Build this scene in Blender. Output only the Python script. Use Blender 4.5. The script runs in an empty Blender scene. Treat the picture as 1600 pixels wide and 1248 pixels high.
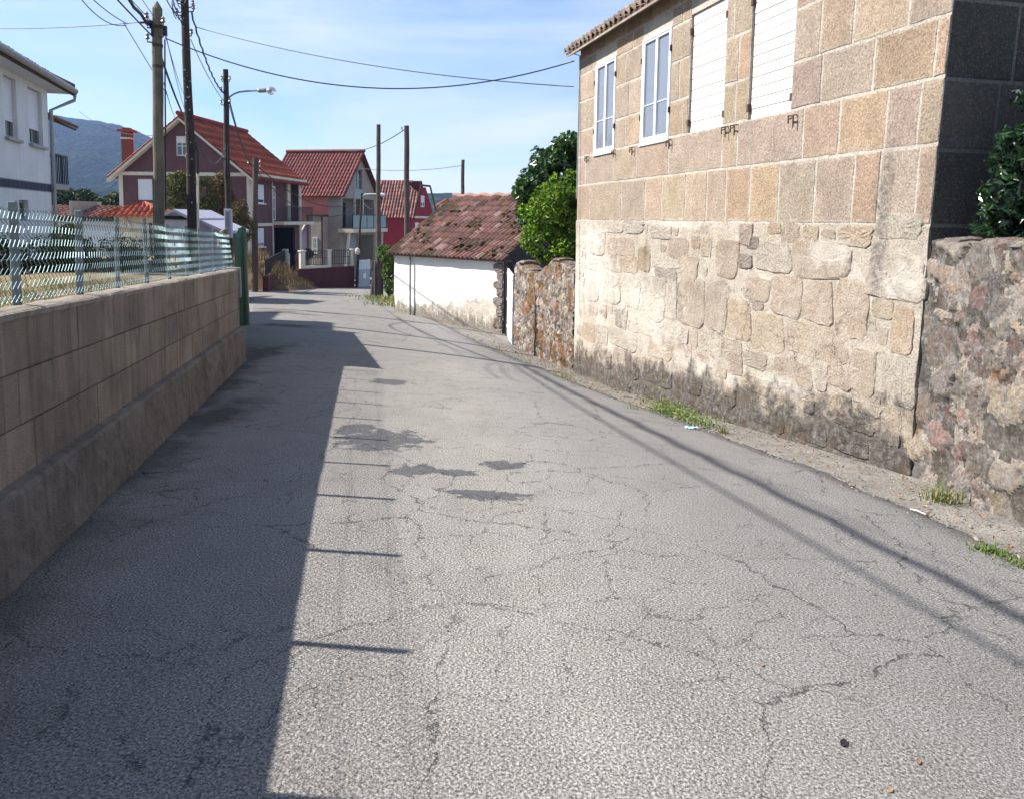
import bpy, math, random
from mathutils import Vector, Matrix, noise
random.seed(11)
R = random.Random(5)
sc = bpy.context.scene
col = sc.collection
# ------------------------------------------------------------------ camera model (metres; eye 1.6 m above the road under it)
F, CX, CY, EYE = 1250.0, 800.0, 468.0, 1.6
PITCH, ROLL = math.atan(.1), .015
RM = Matrix.Rotation(math.pi/2-PITCH, 3, 'X') @ Matrix.Rotation(ROLL, 3, 'Z')
def ray(x, y):
    d = RM @ Vector(((x-CX)/F, -(y-CY)/F, -1.0))
    return d/d.y
def P(x, y, Y):
    return Vector((0, 0, EYE)) + ray(x, y)*Y
cam_d = bpy.data.cameras.new('camera'); cam = bpy.data.objects.new('camera', cam_d); col.objects.link(cam)
cam.location = (0, 0, EYE); cam.rotation_euler = RM.to_euler()
cam_d.sensor_fit = 'HORIZONTAL'; cam_d.sensor_width = 36; cam_d.lens = 36*F/1600
cam_d.shift_y = -(624-CY)/1600; cam_d.clip_start = .05; cam_d.clip_end = 6000
sc.camera = cam
# ------------------------------------------------------------------ ground
def lerp_t(tab, x):
    if x <= tab[0][0]: return tab[0][1]
    for (a, b), (c, d) in zip(tab, tab[1:]):
        if x <= c: return b+(d-b)*(x-a)/(c-a)
    return tab[-1][1]
XLT = [(-8, -.09), (11.8, -4.06), (18, -5.85), (30, -9.6), (38, -12.7), (43, -13.6), (47, -14.5), (60, -16)]
XRT = [(-8, 4.4), (2, 3.45), (4.4, 2.93), (7.77, 2.18), (13.25, .88), (23.3, -1.95), (32, -5.1), (38, -6.6), (43, -7.6), (47, -5), (60, -2)]
AMP = [(-8, .02), (0, .05), (6.4, .12), (13, .42), (18, .46), (22, .43), (27, .27), (35, .1), (45, .03), (60, 0)]
def XL(Y): return lerp_t(XLT, Y)
def XR(Y): return lerp_t(XRT, Y)
def base(Y):
    y = max(min(Y, 60), -8); b = -.045*y-.0002*y*y
    if Y > 60: b -= .02*(min(Y, 400)-60)
    return b
def G(X, Y):
    u = (X-XL(Y))/(XR(Y)-XL(Y)); u = max(0, min(1.35, u))
    return base(Y)-lerp_t(AMP, Y)*u**1.6 + .012*noise.noise(Vector((X*.7, Y*.5, 3)))*(1 if Y < 60 else 0)
def hit(x, y):
    r = ray(x, y); lo, hi = 1.0, 120.0
    for i in range(60):
        m = (lo+hi)/2; p = Vector((0, 0, EYE))+r*m
        if p.z > G(p.x, p.y): lo = m
        else: hi = m
    return Vector((0, 0, EYE))+r*lo
def yard(Y): return 1.17-.038*Y
# ------------------------------------------------------------------ object helpers
OFF = {}
def link(o, parent=None):
    col.objects.link(o)
    if parent: o.parent = parent
    return o
def tag(o, label=None, cat=None, group=None, kind=None):
    if label: o['label'] = label
    if cat: o['category'] = cat
    if group: o['group'] = group
    if kind: o['kind'] = kind
    return o
def thing(name, label, cat, loc, rotz=0, group=None, off=None):
    o = bpy.data.objects.new(name, None); link(o); o.location = loc; o.rotation_euler = (0, 0, rotz)
    o.empty_display_size = .2
    OFF[o.name] = Vector(off) if off is not None else Vector(loc)
    return tag(o, label, cat, group)
class MB:
    def __init__(s): s.v = []; s.f = []; s.m = []; s.c = []
    def add(s, vs, fs, c=(1, 1, 1), m=0):
        b = len(s.v); s.v += [tuple(v) for v in vs]
        for f in fs:
            s.f.append(tuple(b+i for i in f)); s.m.append(m); s.c.append(c)
    def poly(s, vs, c=(1, 1, 1), m=0): s.add(vs, [tuple(range(len(vs)))], c, m)
    def hexa(s, q, c=(1, 1, 1), m=0):   # 8 corners: 4 bottom ccw, 4 top ccw
        s.add(q, [(3, 2, 1, 0), (4, 5, 6, 7), (0, 1, 5, 4), (1, 2, 6, 5), (2, 3, 7, 6), (3, 0, 4, 7)], c, m)
    def box(s, x0, x1, y0, y1, z0, z1, c=(1, 1, 1), m=0, T=None, bev=0):
        q = [(x0, y0, z0), (x1, y0, z0), (x1, y1, z0), (x0, y1, z0), (x0, y0, z1), (x1, y0, z1), (x1, y1, z1), (x0, y1, z1)]
        if bev:
            b = min(bev, (x1-x0)*.45, (y1-y0)*.45, (z1-z0)*.45)
            X = (x0, x0+b, x1-b, x1); Y = (y0, y0+b, y1-b, y1); Z = (z0, z0+b, z1-b, z1)
            vs = []; idx = {}
            def g(i, j, k):
                key = (i, j, k)
                if key not in idx: idx[key] = len(vs); vs.append((X[i], Y[j], Z[k]))
                return idx[key]
            fs = [(g(0,1,1), g(0,1,2), g(0,2,2), g(0,2,1)), (g(3,1,1), g(3,2,1), g(3,2,2), g(3,1,2)),
                  (g(1,0,1), g(2,0,1), g(2,0,2), g(1,0,2)), (g(1,3,1), g(1,3,2), g(2,3,2), g(2,3,1)),
                  (g(1,1,0), g(1,2,0), g(2,2,0), g(2,1,0)), (g(1,1,3), g(2,1,3), g(2,2,3), g(1,2,3))]
            for j in (0, 3):
                for k in (0, 3):
                    jj, kk = (1 if j == 0 else 2), (1 if k == 0 else 2)
                    fs.append((g(1,jj,k), g(2,jj,k), g(2,j,kk), g(1,j,kk)))
                    fs.append((g(jj,1,k), g(jj,2,k), g(j,2,kk), g(j,1,kk)))
                    fs.append((g(jj,k,1), g(jj,k,2), g(j,kk,2), g(j,kk,1)))
            for i in (0, 3):
                for j in (0, 3):
                    for k in (0, 3):
                        ii, jj, kk = (1 if i == 0 else 2), (1 if j == 0 else 2), (1 if k == 0 else 2)
                        fs.append((g(i,jj,kk), g(ii,j,kk), g(ii,jj,k)))
            if T: vs = [T(*v) for v in vs]
            s.add(vs, fs, c, m); return
        if T: q = [T(*v) for v in q]
        s.hexa(q, c, m)
    def tube(s, pts, r, n=6, c=(1, 1, 1), m=0, cap=True):
        pts = [Vector(p) for p in pts]; k = len(pts)
        rs = r if isinstance(r, (list, tuple)) else [r]*k
        vs = []; up = None
        for i, p in enumerate(pts):
            d = (pts[min(i+1, k-1)]-pts[max(i-1, 0)]).normalized()
            if up is None: up = Vector((0, 0, 1)) if abs(d.z) < .9 else Vector((1, 0, 0))
            a = d.cross(up).normalized(); b = a.cross(d).normalized(); up = b
            for j in range(n):
                t = 2*math.pi*j/n
                vs.append(p+(a*math.cos(t)+b*math.sin(t))*rs[i])
        fs = [(i*n+j, i*n+(j+1) % n, (i+1)*n+(j+1) % n, (i+1)*n+j) for i in range(k-1) for j in range(n)]
        if cap: fs += [tuple(range(n)), tuple(range((k-1)*n, k*n))[::-1]]
        s.add(vs, fs, c, m)
    def grid(s, rows, c=(1, 1, 1), m=0):
        w = len(rows[0]); vs = [v for r in rows for v in r]
        s.add(vs, [(i*w+j, i*w+j+1, (i+1)*w+j+1, (i+1)*w+j) for i in range(len(rows)-1) for j in range(w-1)], c, m)
    def ball(s, p, r, n=10, sq=(1, 1, 1), c=(1, 1, 1), m=0):
        vs = []; fs = []
        for i in range(n//2+1):
            a = math.pi*i/(n//2)
            for j in range(n):
                b = 2*math.pi*j/n
                vs.append((p[0]+r*sq[0]*math.sin(a)*math.cos(b), p[1]+r*sq[1]*math.sin(a)*math.sin(b), p[2]+r*sq[2]*math.cos(a)))
        for i in range(n//2):
            for j in range(n): fs.append((i*n+j, (i+1)*n+j, (i+1)*n+(j+1) % n, i*n+(j+1) % n))
        s.add(vs, fs, c, m)
    def build(s, name, mat, parent=None, smooth=False, off=None):
        if off is None: off = OFF.get(parent.name, Vector((0, 0, 0))) if parent else Vector((0, 0, 0))
        me = bpy.data.meshes.new(name)
        me.from_pydata([(v[0]-off[0], v[1]-off[1], v[2]-off[2]) for v in s.v], [], s.f)
        for mm in (mat if isinstance(mat, (list, tuple)) else [mat]): me.materials.append(mm)
        me.polygons.foreach_set('material_index', s.m)
        if smooth: me.polygons.foreach_set('use_smooth', [True]*len(s.f))
        at = me.color_attributes.new('tone', 'FLOAT_COLOR', 'CORNER')
        buf = []
        for f, c in zip(s.f, s.c): buf += [c[0], c[1], c[2], 1.0]*len(f)
        at.data.foreach_set('color', buf)
        me.update()
        o = bpy.data.objects.new(name, me); link(o, parent)
        OFF[o.name] = off
        return o
def vary(c, a=.12, h=.03, rr=None):
    rr = rr or R; k = 1+rr.uniform(-a, a)
    return tuple(max(0, x*k*(1+rr.uniform(-h, h))) for x in c)
# ------------------------------------------------------------------ materials
def nd(nt, t, ins=None, **pr):
    n = nt.nodes.new('ShaderNode'+t)
    for k, v in pr.items(): setattr(n, k, v)
    for k, v in (ins or {}).items():
        if hasattr(v, 'is_linked') or isinstance(v, bpy.types.NodeSocket): nt.links.new(v, n.inputs[k])
        else: n.inputs[k].default_value = v
    return n
def C4(c): return (c[0], c[1], c[2], 1)
class Mt:
    def __init__(s, name):
        s.m = bpy.data.materials.new(name); s.m.use_nodes = True; s.nt = s.m.node_tree
        s.b = s.nt.nodes['Principled BSDF']; s.b.inputs['Specular IOR Level'].default_value = .3
    def n(s, t, ins=None, **pr): return nd(s.nt, t, ins, **pr)
    def obj(s): return s.n('TexCoord').outputs['Object']
    def pos(s): return s.n('NewGeometry').outputs['Position']
    def map(s, v, scale=(1, 1, 1), loc=(0, 0, 0), rot=(0, 0, 0)):
        return s.n('Mapping', {'Vector': v, 'Scale': scale, 'Location': loc, 'Rotation': rot}).outputs[0]
    def noise(s, v, scale, det=4, rough=.55, dist=0): return s.n('TexNoise', {'Vector': v, 'Scale': scale, 'Detail': det, 'Roughness': rough, 'Distortion': dist}).outputs[0]
    def vor(s, v, scale, feat='F1', rnd=1): return s.n('TexVoronoi', {'Vector': v, 'Scale': scale, 'Randomness': rnd}, feature=feat)
    def ramp(s, f, stops, interp='LINEAR'):
        n = s.n('ValToRGB', {'Fac': f}); n.color_ramp.interpolation = interp; e = n.color_ramp.elements
        while len(e) < len(stops): e.new(.5)
        for k, (p, c) in zip(e, stops): k.position = p; k.color = C4(c) if hasattr(c, '__len__') else (c, c, c, 1)
        return n.outputs[0]
    def rng(s, f, a, b, c=0, d=1): return s.n('MapRange', {'Value': f, 'From Min': a, 'From Max': b, 'To Min': c, 'To Max': d}).outputs[0]
    def math(s, op, a, b=0, clamp=False): return s.n('Math', {0: a, 1: b}, operation=op, use_clamp=clamp).outputs[0]
    def mix(s, f, a, b, mode='MIX'):
        n = s.n('Mix', None, data_type='RGBA', blend_type=mode)
        for i, v in ((0, f), (6, a), (7, b)):
            if isinstance(v, bpy.types.NodeSocket): s.nt.links.new(v, n.inputs[i])
            else: n.inputs[i].default_value = v if i == 0 else C4(v)
        return n.outputs[2]
    def attr(s): return s.n('Attribute', None, attribute_name='tone').outputs['Color']
    def xyz(s, v):
        n = s.n('SeparateXYZ', {0: v}); return n.outputs
    def ell(s, v, c, r, p=2):      # 1 in the middle of an ellipse, 0 on its rim, negative outside
        d = s.n('VectorMath', {0: v, 1: Vector(c)}, operation='SUBTRACT').outputs[0]
        d = s.n('VectorMath', {0: d, 1: Vector([1/x if x else 0 for x in r])}, operation='MULTIPLY').outputs[0]
        l = s.n('VectorMath', {0: d}, operation='LENGTH').outputs['Value']
        return s.math('SUBTRACT', 1.0, l)
    def col(s, c):
        if isinstance(c, bpy.types.NodeSocket): s.nt.links.new(c, s.b.inputs['Base Color'])
        else: s.b.inputs['Base Color'].default_value = C4(c)
        return s
    def bump(s, h, strength=.5, dist=.01):
        n = s.n('Bump', {'Height': h, 'Strength': strength, 'Distance': dist})
        if s.b.inputs['Normal'].is_linked: s.nt.links.new(s.b.inputs['Normal'].links[0].from_socket, n.inputs['Normal'])
        s.nt.links.new(n.outputs[0], s.b.inputs['Normal']); return s
    def rough(s, r, metal=0, spec=None):
        s.b.inputs['Roughness'].default_value = r; s.b.inputs['Metallic'].default_value = metal
        if spec is not None: s.b.inputs['Specular IOR Level'].default_value = spec
        return s
def simple(name, c, rough=.7, var=.2, scale=6, grain=60, gv=.12, bump=.25, bd=.004, metal=0, spec=.3, attr=False, streak=0):
    m = Mt(name); v = m.obj()
    a = m.noise(v, scale, 5, .6); g = m.noise(v, grain, 3, .6)
    k = m.math('MULTIPLY', m.rng(a, .25, .75, 1-var, 1+var), m.rng(g, .25, .75, 1-gv, 1+gv))
    if streak:
        st = m.noise(m.map(v, (7, 7, .35)), 1.6, 4, .6); k = m.math('MULTIPLY', k, m.rng(st, .45, .75, 1, 1-streak))
    cc = m.mix(1.0, m.attr() if attr else c, m.n('CombineColor', {0: k, 1: k, 2: k}).outputs[0], 'MULTIPLY')
    if attr and c != (1, 1, 1): cc = m.mix(1.0, cc, c, 'MULTIPLY')
    m.col(cc).rough(rough, metal, spec)
    if bump: m.bump(g, bump, bd)
    return m.m
M = {}
M['plaster_white'] = simple('white_plaster', (.68, .70, .72), .85, .08, 1.5, 80, .04, .15, streak=.10)
M['cream'] = simple('cream_plaster', (.62, .56, .46), .85, .12, 2, 80, .05, .15, streak=.1)
M['purple'] = simple('mauve_plaster', (.125, .062, .066), .85, .2, 1.2, 50, .1, .2, streak=.22)
M['salmon'] = simple('salmon_plaster', (.50, .19, .15), .85, .12, 1.5, 50, .06, .15, streak=.12)
M['cement'] = simple('cement_render', (.30, .27, .23), .9, .18, 1.5, 40, .1, .3, streak=.15)
M['redwall'] = simple('red_plaster', (.24, .022, .036), .85, .1, 1.5, 50, .06, .15, streak=.05)
M['orange'] = simple('orange_plaster', (.50, .25, .10), .85, .1, 2, 50, .05, .15)
M['lavender'] = simple('lilac_plaster', (.36, .36, .44), .85, .1, 1.5, 50, .06, .15, streak=.1)
M['maroon'] = simple('maroon_paint', (.080, .017, .02), .7, .15, 2, 40, .1, .2, streak=.12)
M['white_paint'] = simple('white_paint', (.72, .73, .74), .45, .06, 3, 60, .03, .08)
M['white_metal'] = simple('white_lacquer', (.70, .72, .76), .35, .05, 4, 60, .03, .05, spec=.5)
M['shutter_old'] = simple('painted_slats', (.56, .55, .53), .6, .05, 3, 60, .03, .08, streak=.08)
M['iron'] = simple('black_iron', (.02, .02, .025), .5, .2, 10, 60, .1, .1, spec=.4)
M['rust'] = simple('rusty_iron', (.075, .045, .032), .85, .3, 20, 90, .2, .3)
M['zinc'] = simple('zinc_grey', (.30, .31, .32), .45, .15, 6, 60, .08, .1, metal=.5)
M['fence_post'] = simple('weathered_post', (.15, .17, .175), .75, .2, 9, 80, .15, .3, streak=.1)
M['wire'] = simple('green_coated_wire', (.17, .255, .265), .45, .15, 9, 40, .1, 0, metal=.7, spec=.5)
M['green_paint'] = simple('dark_green_paint', (.018, .075, .045), .4, .2, 3, 50, .1, .15, spec=.5, streak=.2)
M['pole_pale'] = simple('pale_weathered_pole', (.15, .132, .098), .85, .3, 4, 60, .25, .5, .01, streak=.45)
M['pole_dark'] = simple('tarred_wood', (.045, .034, .030), .85, .35, 5, 50, .25, .5, .01, streak=.3)
M['pole_brown'] = simple('brown_wood', (.085, .062, .052), .85, .3, 5, 50, .25, .5, .01, streak=.3)
M['rubber'] = simple('black_rubber', (.012, .012, .014), .5, .1, 10, 50, .05, 0, spec=.4)
M['cable_grey'] = simple('grey_cable', (.03, .032, .036), .5, .1, 10, 50, .05, 0)
M['ceramic'] = simple('brown_ceramic', (.22, .18, .15), .3, .1, 10, 50, .05, 0, spec=.5)
M['tile'] = simple('roof_tile', (1, 1, 1), .8, .22, 3, 40, .14, .3, attr=True)
M['tile_navy'] = simple('navy_tile', (.022, .026, .06), .5, .2, 10, 60, .1, .05, spec=.15)
M['dark_in'] = simple('dark_interior', (.012, .012, .013), .9, .2, 4, 40, .1, 0)
M['dark_wall'] = simple('shaded_gable', (.055, .052, .055), .9, .3, 3, 40, .25, .4, .01)  # shade of the shed's near gable put into a dark base colour
M['wood'] = simple('old_brown_wood', (.06, .036, .025), .8, .3, 5, 50, .2, .3, streak=.3)
M['grey_panel'] = simple('grey_sheet', (.40, .41, .45), .5, .12, 3, 50, .05, .1, streak=.12)
M['steel_door'] = simple('pale_sheet_metal', (.62, .66, .72), .5, .08, 3, 50, .04, .08, streak=.1)
M['bark'] = simple('bark', (.07, .05, .035), .9, .3, 8, 50, .25, .6, .01)
M['litter'] = simple('litter', (1, 1, 1), .8, .15, 20, 80, .1, 0, attr=True)
M['dry'] = simple('dry_stalk', (1, 1, 1), .85, .15, 10, 80, .1, 0, attr=True)
def leafmat(name, rough, trans, spec=.4):
    m = Mt(name); v = m.obj()
    k = m.rng(m.noise(v, 25, 2), .3, .7, .85, 1.15)
    cc = m.mix(1.0, m.attr(), m.n('CombineColor', {0: k, 1: k, 2: k}).outputs[0], 'MULTIPLY')
    m.col(cc).rough(rough, 0, spec)
    tr = m.n('BsdfTranslucent', {'Color': m.mix(1.0, cc, (1.1, 1.25, .5), 'MULTIPLY')})
    mx = m.n('MixShader', {0: trans, 1: m.b.outputs[0], 2: tr.outputs[0]})
    m.nt.links.new(mx.outputs[0], m.nt.nodes['Material Output'].inputs['Surface']); return m.m
M['leaf_gloss'] = leafmat('glossy_leaf', .22, .12, .6)
M['leaf'] = leafmat('leaf', .45, .3, .35)
M['leaf_far'] = leafmat('far_leaf', .6, .15, .2)
M['grass'] = leafmat('grass_blade', .55, .25, .3)
def glass(name, tint, rough=.05):
    m = Mt(name); v = m.obj(); m.col(tint).rough(rough, 0, .9); m.bump(m.noise(v, 2.5, 2), .08, .01); return m.m
M['glass_dark'] = glass('window_glass_dark', (.025, .03, .04))
M['glass_curtain'] = glass('glass_over_curtain', (.15, .165, .20), .10)
M['glass_blue'] = glass('glass_panel_blue', (.22, .32, .34), .15)
def bulbmat():
    m = Mt('lamp_globe'); m.b.inputs['Transmission Weight'].default_value = .75; m.b.inputs['Alpha'].default_value = .75
    m.col((.85, .88, .9)).rough(.08, 0, .6); return m.m
M['globe'] = bulbmat()
# ------------------------------------------------------------------ light, sky, air
SUN_EL, SUN_AZ = math.radians(41.0), math.radians(-84.0)     # azimuth from +Y towards +X
sd = Vector((math.sin(SUN_AZ)*math.cos(SUN_EL), math.cos(SUN_AZ)*math.cos(SUN_EL), math.sin(SUN_EL)))
sl = bpy.data.lights.new('sun', 'SUN'); so = bpy.data.objects.new('sun', sl); link(so)
sl.energy = 5.0; sl.angle = math.radians(.53); sl.color = (1.0, .94, .86)
so.rotation_euler = sd.to_track_quat('Z', 'Y').to_euler(); so.location = (-20, 5, 30)
w = bpy.data.worlds.new('World'); sc.world = w; w.use_nodes = True; nt = w.node_tree
bg = nt.nodes['Background']
sky = nd(nt, 'TexSky', None, sky_type='NISHITA', sun_disc=False, sun_elevation=SUN_EL, sun_rotation=SUN_AZ, altitude=50, air_density=1.0, dust_density=.25, ozone_density=2.5)
tc = nd(nt, 'TexCoord').outputs['Generated']
mp = nd(nt, 'Mapping', {'Vector': tc, 'Scale': (1.3, 1.3, 7.5), 'Rotation': (.12, .25, .3)}).outputs[0]
cn = nd(nt, 'TexNoise', {'Vector': mp, 'Scale': 1.7, 'Detail': 7, 'Roughness': .52, 'Distortion': .5}).outputs[0]
cn2 = nd(nt, 'TexNoise', {'Vector': tc, 'Scale': 1.6, 'Detail': 3}).outputs[0]
r1 = nd(nt, 'MapRange', {'Value': cn, 'From Min': .38, 'From Max': .66}).outputs[0]
r2 = nd(nt, 'MapRange', {'Value': cn2, 'From Min': .3, 'From Max': .58}).outputs[0]
cf = nd(nt, 'Math', {0: r1, 1: r2}, operation='MULTIPLY', use_clamp=True).outputs[0]
cf = nd(nt, 'Math', {0: cf, 1: .8}, operation='MULTIPLY').outputs[0]
mx = nd(nt, 'Mix', None, data_type='RGBA'); nt.links.new(cf, mx.inputs[0]); mx.inputs[7].default_value = (5.6, 6.0, 6.5, 1)
tn = nd(nt, 'Mix', None, data_type='RGBA', blend_type='MULTIPLY'); tn.inputs[0].default_value = 1; nt.links.new(sky.outputs[0], tn.inputs[6]); tn.inputs[7].default_value = (.84, .92, 1.0, 1); nt.links.new(tn.outputs[2], mx.inputs[6]); nt.links.new(mx.outputs[2], bg.inputs['Color']); bg.inputs['Strength'].default_value = .075
sc.view_settings.view_transform = 'Standard'; sc.view_settings.look = 'None'; sc.view_settings.gamma = 1
sc.view_settings.exposure = 1.29
sc.cycles.max_bounces = 6; sc.cycles.diffuse_bounces = 3; sc.cycles.volume_bounces = 0; sc.cycles.transparent_max_bounces = 8
def make_haze():
    m = bpy.data.materials.new('haze_air'); m.use_nodes = True; n = m.node_tree
    n.nodes.remove(n.nodes['Principled BSDF'])
    v = nd(n, 'VolumePrincipled', {'Color': (.38, .54, 1, 1), 'Density': .00019, 'Anisotropy': .2})
    n.links.new(v.outputs[0], n.nodes['Material Output'].inputs['Volume'])
    b = MB(); b.box(-2300, 2300, -200, 1950, -26, 360); tag(b.build('haze', m), kind='stuff')
make_haze()
# ------------------------------------------------------------------ setting materials
def road_mat():
    m = Mt('worn_chip_seal'); p = m.pos(); x, y, z = m.xyz(p)[0:3]
    flat = m.n('CombineXYZ', {0: x, 1: y}).outputs[0]
    wob = m.n('VectorMath', {0: flat, 1: m.n('VectorMath', {0: m.n('TexNoise', {'Vector': flat, 'Scale': 30, 'Detail': 2}).outputs['Color'], 1: (.012, .012, 0)}, operation='MULTIPLY').outputs[0]}, operation='ADD').outputs[0]
    v = m.vor(wob, 92); d = v.outputs['Distance']; cc = v.outputs['Color']
    v2 = m.vor(wob, 165)
    rnd = m.xyz(cc)[0]; rnd2 = m.xyz(cc)[1]
    stone = m.ramp(rnd, [(0, (.215, .205, .19)), (.35, (.275, .262, .245)), (.75, (.325, .31, .285)), (1, (.44, .42, .385))])
    warm = m.mix(m.rng(rnd2, .6, 1, 0, .5), stone, (.33, .27, .215))
    gap = m.rng(d, .32, .72)
    binder = (.10, .096, .092)
    tex0 = m.mix(gap, warm, binder)
    gr = m.noise(flat, 88, 6, .8)
    grain = m.ramp(gr, [(.385, (.010, .010, .010)), (.44, (.10, .095, .089)), (.52, (.25, .239, .221)), (.63, (.56, .535, .49))])
    tex = m.mix(.72, m.mix(1.0, tex0, (.84, .82, .79), 'MULTIPLY'), grain)
    fine = m.mix(m.rng(v2.outputs['Distance'], .25, .7), m.mix(.4, m.ramp(m.xyz(v2.outputs['Color'])[0], [(0, .19), (.6, .29), (1, .43)]), (.25, .248, .243)), (.07, .071, .072))
    fine = m.mix(.66, fine, m.mix(1.0, grain, (.95, .965, .99), 'MULTIPLY'))
    big = m.noise(flat, .55, 5, .6); med = m.noise(flat, 2.3, 4, .6)
    side = m.math('ADD', m.rng(m.math('ADD', x, m.math('MULTIPLY', y, .18)), .9, 2.6), m.rng(med, .3, .7, -.3, .3), True)
    c = m.mix(side, tex, fine)
    lit = m.math('MULTIPLY', m.rng(big, .3, .7, .93, 1.08), m.rng(med, .3, .7, .92, 1.08))
    # worn, paler middle of the lane
    lane = m.math('SUBTRACT', x, m.math('MULTIPLY', y, -.11))
    tr = m.rng(m.math('ABSOLUTE', m.math('SUBTRACT', lane, .55)), .0, 1.5, 1.14, .94)
    c = m.mix(1.0, c, m.n('CombineColor', {0: m.math('MULTIPLY', lit, tr), 1: m.math('MULTIPLY', lit, tr), 2: m.math('MULTIPLY', lit, tr)}).outputs[0], 'MULTIPLY')
    edge = m.noise(flat, 7, 5, .7)
    def blob(px, py, rx, ry, rot=0):
        h = hit(px, py)
        vv = m.map(flat, (1, 1, 1), (0, 0, 0)) if not rot else None
        e = m.ell(flat, (h.x, h.y, 0), (rx, ry, 1))
        return m.rng(m.math('ADD', e, m.rng(edge, .25, .75, -.6, .6)), .16, .26)
    pm = None
    for a in ((592, 688, .44, .55), (556, 672, .22, .35), (640, 690, .25, .20), (650, 736, .24, .20), (705, 739, .26, .13), (788, 728, .20, .17), (775, 777, .30, .13), (735, 771, .20, .07), (612, 598, .32, .34)):
        b = blob(*a); pm = b if pm is None else m.math('MAXIMUM', pm, b)
    patch = m.ramp(m.xyz(v2.outputs['Color'])[0], [(0, (.035, .037, .043)), (.7, (.062, .065, .073)), (1, (.16, .16, .165))])
    c = m.mix(m.math('MULTIPLY', pm, .88), c, patch)
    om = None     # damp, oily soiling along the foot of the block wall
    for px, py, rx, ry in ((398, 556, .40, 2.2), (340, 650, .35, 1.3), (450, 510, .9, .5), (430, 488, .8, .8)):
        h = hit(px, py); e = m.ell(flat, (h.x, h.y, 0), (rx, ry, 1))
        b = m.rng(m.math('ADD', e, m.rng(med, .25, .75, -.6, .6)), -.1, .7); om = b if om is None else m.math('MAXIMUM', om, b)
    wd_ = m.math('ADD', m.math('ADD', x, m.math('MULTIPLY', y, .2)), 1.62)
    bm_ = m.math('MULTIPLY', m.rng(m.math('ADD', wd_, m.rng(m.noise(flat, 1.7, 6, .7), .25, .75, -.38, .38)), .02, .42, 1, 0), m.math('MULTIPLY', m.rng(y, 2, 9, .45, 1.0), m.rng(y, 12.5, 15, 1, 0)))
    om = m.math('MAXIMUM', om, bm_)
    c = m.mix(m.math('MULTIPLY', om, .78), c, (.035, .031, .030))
    # cracks
    dst = m.n('VectorMath', {0: flat, 1: m.n('VectorMath', {0: m.n('TexNoise', {'Vector': flat, 'Scale': 3.2, 'Detail': 6, 'Roughness': .7}).outputs['Color'], 1: (.36, .36, 0)}, operation='MULTIPLY').outputs[0]}, operation='ADD').outputs[0]
    cr = m.vor(dst, .8, 'DISTANCE_TO_EDGE').outputs['Distance']
    cm = m.math('MULTIPLY', m.rng(cr, .0012, .005, 1, 0), m.rng(m.noise(flat, .8, 3), .33, .48))
    cr2 = m.vor(dst, 2.3, 'DISTANCE_TO_EDGE').outputs['Distance']
    cm2 = m.math('MULTIPLY', m.rng(cr2, .002, .009, 1, 0), m.rng(m.noise(m.map(flat, loc=(9, 4, 0)), .6, 3), .40, .54))
    cm = m.math('MULTIPLY', m.math('MAXIMUM', cm, cm2), m.rng(m.noise(flat, 9, 3), .36, .55))
    c = m.mix(m.math('MULTIPLY', cm, .72), c, (.03, .03, .032))
    m.col(c).rough(.9, 0, .2)
    hgt = m.math('SUBTRACT', m.mix(.6, m.mix(side, m.rng(d, .1, .7, 1, 0), m.rng(v2.outputs['Distance'], .1, .7, .6, 0)), gr), m.math('MULTIPLY', cm, .6))
    m.bump(hgt, .9, .008); m.bump(m.noise(flat, 6, 4), .25, .03)
    return m.m
M['road'] = road_mat()
def dirt_mat(name, c1, c2, c3):
    m = Mt(name); p = m.pos()
    a = m.noise(p, 3.5, 6, .65); g = m.noise(p, 45, 4, .7); v = m.vor(p, 60)
    c = m.mix(m.rng(a, .35, .65), c1, c2); c = m.mix(m.rng(g, .55, .7), c, c3)
    k = m.rng(m.xyz(v.outputs['Color'])[0], 0, 1, .75, 1.25)
    c = m.mix(1.0, c, m.n('CombineColor', {0: k, 1: k, 2: k}).outputs[0], 'MULTIPLY')
    m.col(c).rough(.95, 0, .1); m.bump(g, .7, .02); m.bump(v.outputs['Distance'], .5, .01); return m.m
M['verge'] = dirt_mat('verge_dirt', (.175, .165, .15), (.25, .235, .21), (.11, .088, .066))
M['field'] = dirt_mat('dry_field', (.15, .13, .07), (.20, .165, .09), (.07, .08, .03))
M['yard'] = dirt_mat('dry_lawn', (.19, .15, .085), (.24, .19, .11), (.09, .095, .04))
M['bank'] = dirt_mat('bank_earth', (.12, .075, .045), (.19, .125, .075), (.06, .04, .025))
M['ramp'] = simple('worn_concrete', (.30, .29, .27), .9, .2, 3, 50, .15, .3)
# ------------------------------------------------------------------ terrain, road, verge, yard
def frange(a, b, s):
    r = []
    while a < b-1e-6: r.append(a); a += s
    return r+[b]
b = MB()
ys = frange(-30, 62, .7)+[66, 72, 80, 90, 105, 125, 150, 190, 250, 330, 420, 600, 900, 1400, 2000, 2600]
us = [-1500, -600, -250, -120, -70, -45, -30, -20, -12, -7, -4, -2.2, -1.2, -.6, -.25]+[i/14 for i in range(15)]+[1.08, 1.2, 1.35, 1.6, 2, 3, 4.5, 7, 11, 18, 30, 60, 120, 250, 600, 1500]
def terr(x, y, u): return G(x, y)-.035+(.02*max(0, min(1, (u-1)*6)) if 1 < u < 2 else 0)
b.grid([[(XL(min(y, 60))+u*(XR(min(y, 60))-XL(min(y, 60))), y, terr(XL(min(y, 60))+u*(XR(min(y, 60))-XL(min(y, 60))), y, u)) for u in us] for y in ys])
tag(b.build('ground', M['verge'], smooth=True), kind='structure')
b = MB(); rows = []
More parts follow.
